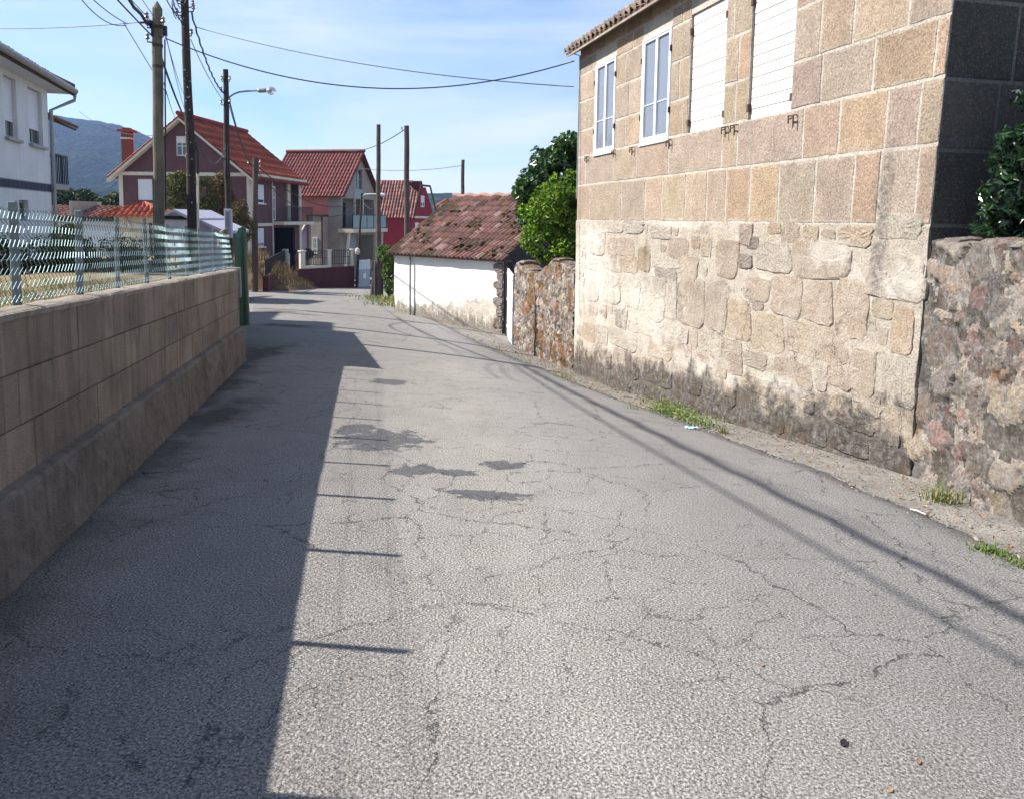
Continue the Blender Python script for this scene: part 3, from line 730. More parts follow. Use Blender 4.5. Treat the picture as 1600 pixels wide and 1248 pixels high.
def ashlar(s0, s1, z0, z1, c, sunk=0):
    g = .012; w = .006
    if s1-s0 < .05 or z1-z0 < .05: return
    gl = 0.0 if s0 < .005 else g; ca, ce = (s0+s1)/2, (z0+z1)/2
    cn_ = [(s0+gl, z0+g), (s1-g, z0+g), (s1-g, z1-g), (s0+gl, z1-g)]; q = []
    for (ax, az), (bx2, bz) in zip(cn_, cn_[1:]+cn_[:1]):
        k = max(2, int(math.hypot(bx2-ax, bz-az)/.09))
        for t in range(k): q.append((max(gl and -9 or s0, ax+(bx2-ax)*t/k+sr.uniform(-w, w)*(1 if gl or ax > s0+.001 or bx2 > s0+.001 else 0)), az+(bz-az)*t/k+sr.uniform(-w, w)))
    vs = []; h = .007+sr.uniform(-.003, .004); n = len(q)
    fz_ = [sr.uniform(.012, .05) for _ in q]
    for fi, (f, d) in enumerate(((0, -.003), (.005, h*.7), (.016, h))):
        for k_, (a, e) in enumerate(q):
            l = math.hypot(a-ca, e-ce); f = fz_[k_] if fi == 2 else f; vs.append(SH.m(a-(a-ca)/l*f, e-(e-ce)/l*f, d+(sr.uniform(-.0015, .0015) if d > 0 else 0)))
    mixc = lambda k_: tuple(c[i]*(1-k_)+mort_hi[i]*k_ for i in range(3))
    b.add(vs[:2*n], [(i, (i+1) % n, n+(i+1) % n, n+i) for i in range(n)], mixc(.7)); b.add(vs[n:], [(i, (i+1) % n, n+(i+1) % n, n+i) for i in range(n)], mixc(sr.uniform(.1, .35))); b.add(vs[2*n:], [tuple(range(n))], c)
def course(z0, z1, joints, avg, cols=TAN):
    js = sorted(set([0.0]+[round(j, 3) for j in joints]+[SL]))
    out = [0.0]
    for a, e in zip(js, js[1:]):
        k = max(1, int(round((e-a)/avg)))
        for t in range(1, k+1): out.append(a+(e-a)*t/k+(sr.uniform(-.08, .08) if t < k else 0))
    for a, e in zip(out, out[1:]):
        segs = [(a, e)]
        for q in OPEN:
            if q[2] < z1-.02 and q[3] > z0+.02:
                ns = []
                for u, w_ in segs:
                    if w_ <= q[0] or u >= q[1]: ns.append((u, w_)); continue
                    if u < q[0]-.08: ns.append((u, q[0]+.004))
                    if w_ > q[1]+.08: ns.append((q[1]-.004, w_))
                segs = ns
        c = vary(sr.choice(cols), .09, .025, sr)
        for u, w_ in segs:
            za, zc = z0, z1
            for q in OPEN:
                if not (w_ <= q[0]+.01 or u >= q[1]-.01):
                    if q[3] < z1: za = max(za, q[3])
                    if q[2] > z0: zc = min(zc, q[2])
            ashlar(u, w_, za, zc, c)
def J(y, *xs): return [sx(x, y) for x in xs]
near = lambda z, x: x
course(z6, z5, J(310, 922, 971, 1008, 1034, 1071, 1104, 1134, 1172, 1218, 1276, 1338, 1380, 1442), 2)
course(z5, zS, J(230, 916, 960, 995, 1045, 1128, 1152, 1256, 1313, 1388, 1440), 2)
course(zS, z3, J(150, 979, 1068, 1150, 1284, 1365, 1462), .8)
course(z3, z2, J(120, 984, 1062, 1279, 1330, 1415), .8)
course(z2, z1, J(90, 930, 978, 1145, 1270, 1340, 1425), .8)
hh = (EAVE+.10-z1)/2
course(z1, z1+hh, J(70, 928, 990, 1066), .75)
course(z1+hh, EAVE+.10, J(60, 948, 1020), .8)
# rubble of the lower storey: boxes read off the wall (x0, y0, x1, y1, kind)
RUB = [(921,362,946,398,0),(950,372,965,398,2),(952,345,974,363,1),(976,347,1006,364,1),(965,373,992,400,0),(998,386,1016,423,3),(1018,352,1050,372,1),(1046,374,1076,404,0),(1082,371,1094,388,5),
(920,404,950,424,1),(953,400,972,424,0),(974,402,998,426,2),(1022,405,1060,418,1),(1024,420,1058,440,4),(1060,402,1090,436,0),(1098,372,1112,400,2),
(916,428,936,470,1),(938,428,970,474,1),(973,428,1001,480,1),(1003,432,1040,500,1),(1042,438,1058,500,1),(1060,436,1102,510,0),(1104,440,1136,516,0),(1120,376,1154,434,2),(1158,352,1176,382,0),(1156,400,1176,418,4),
(911,506,930,532,3),(932,508,950,536,1),(962,484,980,512,4),(982,502,998,518,3),(952,516,996,544,1),(1000,500,1062,530,1),(1064,512,1076,536,1),(1078,512,1090,540,2),(1014,534,1050,560,2),(1052,538,1080,580,0),(1094,516,1124,540,1),
(900,545,925,566,0),(930,546,956,572,0),(960,550,1000,585,0),(1000,566,1050,600,0),(1056,585,1096,612,0),
(1170,372,1186,388,4),(1184,380,1240,424,1),(1244,378,1336,436,0),(1204,350,1222,364,5),(1226,350,1252,378,0),(1260,355,1282,380,2),(1290,362,1310,380,0),(1318,356,1372,384,2),
(1110,446,1140,466,0),(1168,436,1204,470,2),(1208,432,1258,494,2),(1262,442,1308,505,2),(1314,440,1366,530,2),(1138,470,1174,530,3),(1178,492,1228,550,2),(1178,474,1194,484,4),
(1128,532,1160,566,0),(1164,552,1200,574,0),(1232,510,1336,562,2),(1210,566,1276,604,2),(1284,572,1300,612,1),(1302,574,1338,606,2),(1100,600,1150,630,0),(1160,590,1205,612,2),(1140,562,1160,584,2),
(1376,470,1408,498,3),(1410,482,1442,556,3),(1340,550,1380,618,2),(1384,552,1408,620,1),(1410,560,1452,640,1),(1366,400,1468,470,1),(1382,336,1452,372,1),(1345,620,1390,650,0),(1394,642,1424,700,0),(1396,706,1440,742,4),(1428,650,1452,700,2),
(1230,610,1280,640,0),(1290,620,1340,660,0),(1180,640,1230,668,4),(1240,660,1300,690,4),(1310,680,1370,712,4),(1110,640,1165,660,4),(1330,660,1380,676,0),(940,590,985,606,4),(1005,612,1055,630,4),(1070,628,1100,645,4)]
KC = [(.345, .285, .225), (.40, .353, .295), (.36, .29, .22), (.355, .27, .19), (.22, .185, .155), (.325, .25, .19)]
for x0, y0, x1, y1, k in RUB:
    ym = (y0+y1)/2; a = sx(x1, ym); e = sx(x0, ym); xm = (x0+x1)/2
    za, zc = SH.st(xm, y1)[1], SH.st(xm, y0)[1]
    if a < .01: a = .012
    if e > SL-.02: e = SL-.02
    stone(b, SH.m, rnd_poly(a-.02, e+.02, za-.015, zc+.015, sr, .05, 8, 22), sr.uniform(.010, .020), vary(KC[k], .08, .018, sr), sr, inset=.08, rough=.30)
boxes = []
for x0, y0, x1, y1, k in RUB:
    ym = (y0+y1)/2; xm = (x0+x1)/2; boxes.append((sx(x1, ym)-.02, sx(x0, ym)+.02, SH.st(xm, y1)[1]-.015, SH.st(xm, y0)[1]+.015))
fr2 = random.Random(33)
for t in range(2600):       # small stones packed into what is left between the big ones
    big = 1 if t < 700 else .62; L_, H_ = fr2.uniform(.16, .52)*big, fr2.uniform(.13, .32)*big; a = fr2.uniform(.02, SL-L_-.05); z = fr2.uniform(-1.0, z6-.03-H_)
    if z < SHZ-.05-.088*a: continue
    g_ = .018
    if any(a < q[1]+g_ and a+L_ > q[0]-g_ and z < q[3]+g_ and z+H_ > q[2]-g_ for q in boxes): continue
    boxes.append((a, a+L_, z, z+H_)); stone(b, SH.m, rnd_poly(a, a+L_, z, z+H_, fr2, .05, 8, 16), fr2.uniform(.006, .012), vary(KC[fr2.choice((0, 0, 1, 1, 2, 2, 3, 5))], .09, .018, fr2), fr2, inset=.09, rough=.3)
b.build('front_wall', M['stone'], house)
# end wall, stone toned darker to carry its shade, and the other walls
side_l = 7.0
ES = lambda u, z, d: (-d+lean(z), -u, z)          # end wall: u runs away from the road, d outward
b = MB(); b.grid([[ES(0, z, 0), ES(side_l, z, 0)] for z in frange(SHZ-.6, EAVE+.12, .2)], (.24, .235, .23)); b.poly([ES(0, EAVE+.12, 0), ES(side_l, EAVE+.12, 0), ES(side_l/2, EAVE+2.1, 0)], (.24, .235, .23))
zc = [SHZ-.4, .35, .95, 1.6, 2.2, 2.75, 3.35, 3.95, 4.5, EAVE+.05]
for i, (za, zd) in enumerate(zip(zc, zc[1:])):
    u = 0.0 if i % 2 else 0.0; first = True
    while u < side_l-.05:
        L = sr.uniform(.5, 1.1)*(.65 if (first and i % 2) else 1); e = min(side_l, u+L); first = False; g = .014
        vs = []; h = .008
        for f, d in ((0, -.003), (.006, h), (.02, h+.002)):
            for a, z in ((u+g+f, za+g+f), (e-g-f, za+g+f), (e-g-f, zd-g-f), (u+g+f, zd-g-f)): vs.append(ES(a, z, d))
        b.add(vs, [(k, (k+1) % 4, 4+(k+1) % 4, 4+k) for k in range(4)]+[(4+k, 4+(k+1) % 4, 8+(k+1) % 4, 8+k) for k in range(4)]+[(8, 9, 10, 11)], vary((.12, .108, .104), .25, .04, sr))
        u = e
b.poly([SH.m(SL, SHZ-.8, 0), SH.m(SL, EAVE+.12, 0), SH.m(SL, EAVE+2.1, -side_l/2), SH.m(SL, EAVE+.12, -side_l), SH.m(SL, SHZ-.8, -side_l)], (.3, .27, .24))
b.poly([SH.m(0, SHZ-.6, -side_l), SH.m(0, EAVE+.12, -side_l), SH.m(SL, EAVE+.12, -side_l), SH.m(SL, SHZ-.8, -side_l)], (.3, .27, .24))
b.build('side_wall', M['stone'], house)
# roof with barrel tiles, plank soffit
b = MB(); rr2 = random.Random(8)
ov = .27; sl_ = Vector((0, -math.cos(math.radians(27)), math.sin(math.radians(27))))
eo = Vector((-.25, ov, EAVE+.12-.10))
RS = (side_l/2+ov)/math.cos(math.radians(27))
roof(b, eo, Vector((1, 0, 0)), SL+.36, sl_, RS, .21, .36, .04, (.25, .19, .15), .3, rr=rr2)
eo2 = Vector((-.25, -side_l-ov, EAVE+.12-.10)); roof(b, eo2, Vector((1, 0, 0)), SL+.36, Vector((0, -sl_.y, sl_.z)), RS, .21, .36, .04, (.2, .125, .085), .3, rr=rr2)
b.tube([(-.27, -side_l/2, EAVE+.02+RS*sl_.z+.02), (SL+.27, -side_l/2, EAVE+.02+RS*sl_.z+.02)], .11, 8, (.2, .12, .08))
b.build('roof', M['tile'], house)
b = MB()
for i in range(int((SL+.4)/.2)):
    x = -.2+.2*i; b.hexa([(x, -.05, EAVE+.02+.05), (x+.195, -.05, EAVE+.02+.05), (x+.195, ov-.02, EAVE-.08-.01), (x, ov-.02, EAVE-.08-.01), (x, -.05, EAVE+.10), (x+.195, -.05, EAVE+.10), (x+.195, ov-.02, EAVE-.055), (x, ov-.02, EAVE-.055)], vary((.23, .19, .15), .15))
b.build('soffit', simple('soffit_board', (1, 1, 1), .85, .2, 4, 50, .15, .2, attr=True), house)
b = MB(); b.tube([(SL+.03, .0, 2.0), (SL+.03, .0, EAVE-.05), (SL+.03, ov-.05, EAVE+.0)], .016, 8); b.build('downpipe', M['zinc'], house)
# windows: two white casements, two closed slatted shutters
for q in (W1, W2):
    s0, s1, z0, z1_ = q
    b = MB(); t = .04
    for a, e, c_, d_ in ((s0, s1, z0, z0+t), (s0, s1, z1_-t, z1_), (s0, s0+t, z0+t, z1_-t), (s1-t, s1, z0+t, z1_-t)): bx(b, SH.m, a, e, c_, d_, -.06, .022, bev=.006)
    wf = b.build('window', M['white_metal'], house)
    mid = (s0+s1)/2
    for a, e in ((s0+t+.004, mid-.002), (mid+.002, s1-t-.004)):
        b = MB(); u = .032
        for k in ((a, e, z0+t+.004, z0+t+u), (a, e, z1_-t-u, z1_-t-.004), (a, a+u, z0+t+u, z1_-t-u), (e-u, e, z0+t+u, z1_-t-u)): bx(b, SH.m, k[0], k[1], k[2], k[3], -.03, .012, bev=.005)
        bx(b, SH.m, a+u, e-u, z0+.36*(z1_-z0)-.006, z0+.36*(z1_-z0)+.006, -.016, -.006)
        cs = b.build('sash', M['white_metal'], wf)
    b = MB(); bx(b, SH.m, s0+t, s1-t, z0+t, z1_-t, -.026, -.018); b.build('pane', M['glass_curtain'], wf)
    for z in (z0+.25*(z1_-z0), z0+.8*(z1_-z0)):
        for a, e in ((s0-.022, s0+.006), (s1-.006, s1+.022)): b = MB(); bx(b, SH.m, a, e, z-.04, z+.04, .0, .035); b.build('hinge', M['rust'], wf)
    b = MB(); bx(b, SH.m, s0-.03, s1+.03, z0-.05, z0-.003, -.05, .035, bev=.008); b.build('sill', M['white_metal'], wf)
for qi, q in enumerate((S1, S2)):
    s0, s1, z0, z1_ = q; b = MB(); n = 11 if qi == 0 else 13; pr = random.Random(qi)
    for i in range(n):
        a, e = z0+(z1_-z0)*i/n, z0+(z1_-z0)*(i+1)/n; d = pr.uniform(-.002, .002)
        bx(b, SH.m, s0+.015, s1-.015, a+.003, e-.003, -.055+d, -.03+d, bev=.004)
    so_ = b.build('shutter', M['shutter_old'], house)
    b = MB(); bx(b, SH.m, s0, s1, z0, z1_, -.12, -.10); b.build('backing', M['dark_in'], so_)
    for z in (z0+.09*(z1_-z0), z0+.86*(z1_-z0)):
        for a, e in ((s0-.02, s0+.02), (s1-.02, s1+.02)): b = MB(); bx(b, SH.m, a, e, z-.04, z+.04, -.028, .012); b.build('hinge', M['rust'], so_)
# iron brackets under the sills
for x, y in ((919, 247), (961, 237), (990, 233), (1048, 222), (1136, 202), (1150, 199), (1243, 184)):
    s, z = SH.st(x, y); b = MB(); r = .009
    b.tube([SH.m(s-.05, z-.10, .05), SH.m(s-.05, z+.02, .05), SH.m(s-.05, z+.02, -.02)], r, 5)
    b.tube([SH.m(s+.04, z-.06, .05), SH.m(s+.04, z+.02, .05), SH.m(s+.04, z+.02, -.02)], r, 5)
    b.tube([SH.m(s-.05, z-.01, .05), SH.m(s+.04, z-.01, .05)], r, 5)
    b.build('iron_bracket', M['rust'], house)
# ------------------------------------------------------------------ rubble garden walls
def rubble_mat(name, lich, dark, streak=0):
    m = Mt(name); v = m.obj()
    a = m.noise(v, 3, 6, .7); g = m.noise(v, 40, 5, .75); n1 = m.noise(m.map(v, loc=(4, 2, 9)), 8, 7, .78); n3 = m.noise(m.map(v, loc=(1, 7, 2)), 2.2, 5, .65)
    c = m.mix(1.0, m.attr(), m.ramp(g, [(.3, .42), (.5, 1.0), (.7, 1.6)]), 'MULTIPLY')
    c = m.mix(m.rng(n1, .44, .60, 0, .85), c, m.ramp(m.noise(v, 22, 5, .7), [(.35, (.11, .105, .10)), (.5, (.225, .215, .205)), (.66, (.42, .40, .37))]))
    c = m.mix(m.rng(a, .56, .68, 0, .5), c, (.10, .083, .073))
    c = m.mix(m.rng(n3, lich, lich+.07, 0, .75), c, (.155, .075, .022))
    c = m.mix(m.rng(m.noise(m.map(v, loc=(8, 8, 2)), 7, 5, .7), .62, .68, 0, .6), c, (.17, .135, .05))
    if streak:
        st = m.noise(m.map(v, (5, 5, 1.6)), 2.0, 7, .78); c = m.mix(1.0, c, m.ramp(st, [(.35, .5), (.5, 1.0), (.65, 1.9)]), 'MULTIPLY')
    if dark != 1: c = m.mix(1.0, c, (dark, dark, dark), 'MULTIPLY')
    m.col(c).rough(.95, 0, .15); m.bump(g, 1.0, .035); m.bump(n1, .8, .06); return m.m
M['rubble'] = rubble_mat('lichened_rubble', .62, 1)
M['rubble2'] = rubble_mat('orange_lichened_rubble', .50, 1, 1)
RC = [(.235, .18, .14), (.20, .17, .145), (.26, .205, .16), (.16, .14, .125), (.215, .155, .125), (.25, .215, .175), (.30, .25, .185), (.18, .115, .098)]
def rubble_wall(name, label, p0, p1, out, zlo, zhi, thick, size, mat, seed, mort=(.20, .18, .16), aspect=1.5, proud=.015, top_rough=.05):
    v = Vector((p1[0]-p0[0], p1[1]-p0[1], 0)); L = v.length; az = math.degrees(math.atan2(v.x, v.y)); fr_ = Fr(p0, az, out)
    zb = min(zlo(0), zlo(L)); e = fr_.empty(name, label, 'wall', zb); rr = random.Random(seed)
    st_ = .022 if thick < .44 else .035
    b = MB(); ns = int(L/st_); nz = int((zhi(L/2)-zlo(L/2)+.25)/st_); cols_ = []; rows = []
    def cell(s, z):
        w_ = noise.noise_vector(Vector((s*5, z*5, seed)))*.10+noise.noise_vector(Vector((s*16, z*16, seed+3)))*.025
        small = noise.noise(Vector((s*1.6, z*1.9, seed+9))) > .12
        k = 1/(size*.62) if small else 1/(size*1.35)
        q = Vector(((s+w_.x)*k, (z+w_.y)*k*1.35, seed+(40 if small else 0)))
        d, pts = noise.voronoi(q)
        e_ = d[1]-d[0]; p_ = pts[0]; h = noise.cell(p_*7.31+Vector((3.3, 1.7, 9.1))); h2 = noise.cell(p_*5.17+Vector((8.3, 4.7, 2.1)))
        return e_, h, h2, small
    for i in range(ns+1):
        s = L*i/ns; t = zhi(s)+top_rough*noise.noise(Vector((s*3, seed, 0)))-.03; lo = zlo(s)-.25; row = []; cr_ = []
        for k in range(nz+1):
            z = lo+(t-lo)*k/nz; e_, h, h2, sm = cell(s, z); bl = max(0, min(1, (e_-.03)/.22)); bl = bl*bl*(3-2*bl)
            dp = bl*proud*2.2*(.35+.9*h)+.016*noise.noise(Vector((s*7, z*7, seed)))+.008*noise.noise(Vector((s*21, z*21, seed)))+.004*noise.noise(Vector((s*55, z*55, seed)))
            row.append(fr_.m(s, z, dp))
            n_ = noise.noise(Vector((s*3.1, z*3.1, seed+5)))
            if bl > .22: c = tuple(x*(1.05+.70*h) for x in RC[int(h2*7.99) % 8])
            else: c = tuple(x*1.25 for x in mort) if n_ > .02 else tuple(x*.30 for x in mort)
            cr_.append(c)
        for k in range(1, 6): row.append(fr_.m(s, t+.03*math.sin(k/5*math.pi)+.03*noise.noise(Vector((s*5, k, seed))), -thick*k/5)); cr_.append(mort)
        row.append(fr_.m(s, lo, -thick)); cr_.append(mort); rows.append(row); cols_.append(cr_)
    w = len(rows[0]); b.v = [tuple(v_) for r_ in rows for v_ in r_]
    for i in range(ns):
        for k in range(w-1): b.f.append((i*w+k, i*w+k+1, (i+1)*w+k+1, (i+1)*w+k)); b.m.append(0); b.c.append(cols_[i][k])
    for s in (0, L):
        t = zhi(s)-.03; b.poly([fr_.m(s, zlo(s)-.25, 0), fr_.m(s, zlo(s)-.25, -thick), fr_.m(s, t, -thick), fr_.m(s, t, 0)], mort)
    b.build('rubble_face', mat, e, smooth=True)
    b = MB(); s = 0.0     # coping stones along the top
    while s < L-.05:
        l = rr.uniform(.18, .42); s1 = min(L, s+l); h = rr.uniform(.08, .12); z = zhi((s+s1)/2)-.09+top_rough*noise.noise(Vector((s*3, seed, 0)))
        c = vary(rr.choice(RC), .15, .05, rr); n = 8; rings = []
        for k in range(7):
            f = k/6; x = s+.008+(s1-s-.016)*f; sc_ = (math.sin(math.pi*max(.12, min(.88, f))))**.35
            rings.append([Vector(fr_.m(x, z+h*.45+h*.55*math.sin(2*math.pi*j/n)*sc_*(1+rr.uniform(-.08, .08)), -thick*.5+(thick*.54)*math.copysign(abs(math.cos(2*math.pi*j/n))**.7, math.cos(2*math.pi*j/n))*sc_*(1+rr.uniform(-.05, .05)))) for j in range(n)])
        vs = [p for r_ in rings for p in r_]
        b.add(vs, [(i*n+j, i*n+(j+1) % n, (i+1)*n+(j+1) % n, (i+1)*n+j) for i in range(6) for j in range(n)]+[tuple(range(n)), tuple(range(6*n, 7*n))[::-1]], c)
        s = s1
    b.build('coping', mat, e)
    return fr_
gz = lambda p0, p1: (lambda s: G(p0[0]+(p1[0]-p0[0])*s/math.dist(p0, p1), p0[1]+(p1[1]-p0[1])*s/math.dist(p0, p1)))
a0, a1 = (3.36, 6.64), (3.62, .6)
rubble_wall('garden_wall', 'rough brown rubble garden wall beside the corner of the granite house, at the right edge', a0, a1, -1, gz(a0, a1), lambda s: 1.50, .42, .27, M['rubble'], 3, mort=(.30, .265, .225))
a2, a3 = (.06, 20.3), (1.20, 15.25)
rubble_wall('garden_wall', 'orange-stained rubble wall with uneven top between the white shed gate and the granite house', a2, a3, -1, gz(a2, a3), lambda s: .30+.5*s/5.2+.12*math.sin(s*2.1+.3)+(.12 if s < .5 else 0), .45, .15, M['rubble2'], 9, mort=(.19, .165, .14))
# ------------------------------------------------------------------ low white shed
N0 = hit(786, 521); F0 = hit(616, 488)
sv = F0-N0; SF = Fr((N0.x, N0.y), math.degrees(math.atan2(sv.x, sv.y)), 1); SLn = Vector((sv.x, sv.y)).length
szb = N0.z; shed = SF.empty('white_shed', 'low whitewashed stone shed with mossy red tile roof beside the road', 'shed', szb)
sev = (SF.st(782, 402)[1]+SF.st(618, 392)[1])/2; D = 5.9; rise = 1.85
def shed_mat():
    m = Mt('whitewash_on_stone'); v = m.obj(); x, y, z = m.xyz(v)[0:3]
    zz = m.math('SUBTRACT', z, m.math('MULTIPLY', x, (F0.z-N0.z)/SLn))
    n = m.noise(v, 3.2, 6, .7); g = m.noise(v, 30, 4, .7); vo = m.vor(m.map(v, (1, 1, 1.5)), 3.4, 'DISTANCE_TO_EDGE'); vc = m.vor(m.map(v, (1, 1, 1.5)), 3.4)
    white = m.mix(m.rng(m.noise(v, 1.5, 4), .4, .7, 0, .25), (.78, .77, .74), (.62, .59, .53))
    raw = m.mix(m.rng(vo.outputs['Distance'], .02, .06), (.55, .51, .45), m.mix(m.xyz(vc.outputs['Color'])[0], (.48, .43, .36), (.33, .285, .23)))
    raw = m.mix(m.rng(g, .5, .62, 0, .7), raw, (.66, .63, .58))
    lim = m.math('ADD', m.math('MAXIMUM', m.rng(x, 0, 4.2, 1.05, .34), .38), m.rng(n, .25, .75, -.45, .45))
    c = m.mix(m.rng(m.math('SUBTRACT', lim, zz), -.01, .05), white, raw)
    ft = m.math('SUBTRACT', m.math('ADD', .32, m.rng(m.noise(m.map(v, (6, 6, .9)), 1.6, 6, .7), .25, .75, -.34, .34)), zz)
    c = m.mix(m.rng(ft, -.10, .14, 0, .8), c, m.ramp(g, [(.4, (.07, .062, .055)), (.6, (.24, .215, .185))]))
    m.col(c).rough(.9, 0, .15); m.bump(n, .5, .05); m.bump(g, .4, .015); return m.m
M['shed'] = shed_mat()
b = MB(); rows = [[SF.m(s, z, .03*noise.noise(Vector((s*1.5, z*1.5, 2)))) for s in frange(0, SLn, .2)] for z in frange(min(N0.z, F0.z)-.4, sev+.03, .15)]
b.grid(rows); zl = min(N0.z, F0.z)-.4
b.poly([SF.m(SLn, zl, 0), SF.m(SLn, sev, 0), SF.m(SLn, sev+rise, -D/2), SF.m(SLn, sev, -D), SF.m(SLn, zl, -D)])
b.poly([SF.m(0, zl, -D), SF.m(0, sev, -D), SF.m(SLn, sev, -D), SF.m(SLn, zl, -D)])
b.build('front_wall', M['shed'], shed, smooth=True)
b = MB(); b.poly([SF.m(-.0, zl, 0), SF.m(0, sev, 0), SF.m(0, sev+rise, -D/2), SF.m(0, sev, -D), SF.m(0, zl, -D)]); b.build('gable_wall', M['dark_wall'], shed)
b = MB(); rr = random.Random(6)
for s in frange(.0, .0, 1):
    z = zl+.2; i = 0
    while z < sev-.15:
        h = rr.uniform(.22, .36); L = .40 if i % 2 else .26; stone(b, SF.m, rnd_poly(.0, L, z, z+h, rr, .04, 5), .05, vary((.24, .20, .17), .15, .04, rr), rr); z += h; i += 1
b.build('corner_stones', M['rubble'], shed)
sle = math.hypot(D/2, rise); upv = Vector((0, -D/2/sle, rise/sle)); ovx = .30
def moss(x, v, c, rr):
    k = noise.noise(Vector((x*1.1, v*1.3, 3)))
    if k > .14 and rr.random() < .62: return vary((.10, .068, .040), .3, .1, rr)
    if rr.random() < .10: return vary((.34, .23, .19), .2, .05, rr)
    return c
b = MB(); rr = random.Random(14)
roof(b, Vector(SF.m(-.12, sev-.07, .22)), Vector((1, 0, 0)), SLn+.32, upv, sle+.22, .19, .33, .032, (.20, .108, .088), .32, rr=rr, moss=moss, step=.035)
roof(b, Vector(SF.m(-.12, sev-.07, -D-.22)), Vector((1, 0, 0)), SLn+.32, Vector((0, -upv.y, upv.z)), sle+.22, .19, .33, .04, (.16, .07, .058), .3, rr=rr, nx=4)
b.tube([SF.m(s, sev+rise+.06+.03*math.sin(s*9), -D/2) for s in frange(-.15, SLn+.2, .1)], .085, 8, (.27, .15, .12))
b.build('roof', M['tile'], shed)
b = MB()
for i in range(260):     # cushions of moss lying on the tiles
    s = rr.uniform(.3, SLn-.1); v = rr.uniform(.1, 2.6)
    if noise.noise(Vector((s*1.1, v*1.3, 3))) < .1: continue
    p = Vector(SF.m(s, sev-.07+.08, .22))+upv*v; b.ball(p, rr.uniform(.03, .075), 7, (1.2, 1.2, .6), vary((.10, .062, .028), .35, .1, rr))
tag(b.build('moss', M['litter'], shed), kind='stuff')
s_, z_ = SF.st(644, 494); b = MB(); zt_ = SF.st(644, 399)[1]
b.tube([SF.m(s_, z_, .09), SF.m(s_, zt_, .09), SF.m(s_, zt_+.12, .15)], .028, 8); b.build('downpipe', M['fence_post'], shed)
# sheet-metal gate and its dark jamb
gp = Vector((N0.x+.12, N0.y-.10)); gq = Vector((.03, 20.35))
gv = gq-gp; GF = Fr((gp.x, gp.y), math.degrees(math.atan2(gv.x, gv.y)), -1); gl = gv.length; gzb = G(gp.x, gp.y)
ge = GF.empty('metal_gate', 'narrow pale sheet-metal gate between the white shed and the orange-stained rubble wall', 'gate', gzb)
gt = .18
b = MB(); bx(b, GF.m, .16, gl-.02, gzb+.04, gt, -.02, .02, bev=.004); b.build('door_leaf', M['steel_door'], ge)
b = MB()
for k in (.15, .55, .93): bx(b, GF.m, .18, gl-.04, gzb+(gt-gzb)*k-.03, gzb+(gt-gzb)*k+.03, .018, .035)
b.build('rail', M['steel_door'], ge)
b = MB(); bx(b, GF.m, .0, .15, gzb-.2, sev-.10, -.1, .06, bev=.01); b.build('jamb', M['pole_dark'], ge)
# ------------------------------------------------------------------ house helper
def hemp(name, label, cat, p, zb, group=None): return thing(name, label, cat, (p.x, p.y, zb), 0, group)
def frect(fr, x0, x1, y0, y1):
    xm, ym = (x0+x1)/2, (y0+y1)/2; a, c = fr.st(x0, ym)[0], fr.st(x1, ym)[0]
    return min(a, c), max(a, c), fr.st(xm, y1)[1], fr.st(xm, y0)[1]
def gut(b, pts, r=.06): b.tube(pts, r, 8)
# ------------------------------------------------------------------ white house at the left edge
c0 = P(80, 300, 20); LF = Fr((c0.x, c0.y), -15.8, -1); lm = LF.world; LL = 6.1; LD = 8
lz = yard(20)-.15; le = LF.st(77, 134)[1]
lh = hemp('white_house', 'two-storey white house with grey roller shutters and a navy tile band behind the mesh fence', 'house', c0, lz)
h1 = frect(LF, 7, 26, 120, 214); h2 = frect(LF, 45, 66, 142, 228); h3 = frect(LF, 30, 45, 313, 345)
h1 = (h1[0], h1[1], (h1[2]+h2[2])/2, (h1[3]+h2[3])/2); h2 = (h2[0], h2[1], h1[2], h1[3])
b = MB(); facade(b, lm, [(-LL, lz-.3), (0, lz-.3), (0, le), (-LL, le)], [h1, h2, h3], .14)
for a, d0, a2, d1 in ((0, 0, 0, -LD), (0, -LD, -LL, -LD), (-LL, -LD, -LL, 0)): b.poly([lm(a, lz-.3, d0), lm(a2, lz-.3, d1), lm(a2, le, d1), lm(a, le, d0)])
b.build('wall', M['plaster_white'], lh)
for h in (h1, h2): window(lh, lm, *h, -.14, shutter=.72, sh_mat='white_metal', sill='zinc', frame='zinc', vbars=1)
window(lh, lm, *h3, -.14, frame='zinc', vbars=1)
zb0, zb1 = LF.st(40, 296)[1], LF.st(40, 284)[1]
b = MB(); n = int(LL/.29)
for i in range(n): bx(b, lm, -LL+LL*i/n+.006, -LL+LL*(i+1)/n-.006, zb0, zb1, -.01, .014, bev=.003)
b.build('tile_band', M['tile_navy'], lh)
b = MB(); bx(b, lm, -LL-.02, .02, zb0-.02, zb1+.02, -.02, .006); b.build('band_grout', M['zinc'], lh)
b = MB(); rr = random.Random(31); o_ = .47; hr = math.radians(24); ch, sh = math.cos(hr), math.sin(hr)
fs, fo = LF.d, LF.o
run = LD/2+o_; S_ = run/ch
w2_ = (LL+2*o_)/2
roof(b, lm(-LL-o_, le-.02, o_), fs, LL+2*o_, -fo*ch+Vector((0, 0, sh)), min(S_, w2_/ch), .24, .4, .04, (.17, .085, .06), .3, lim=lambda v: (v*ch, LL+2*o_-v*ch), rr=rr)
roof(b, lm(o_, le-.02, -LD-o_), fo, LD+2*o_, -fs*ch+Vector((0, 0, sh)), w2_/ch, .24, .4, .04, (.17, .085, .06), .3, lim=lambda v: (v*ch, LD+2*o_-v*ch), rr=rr, nx=4)
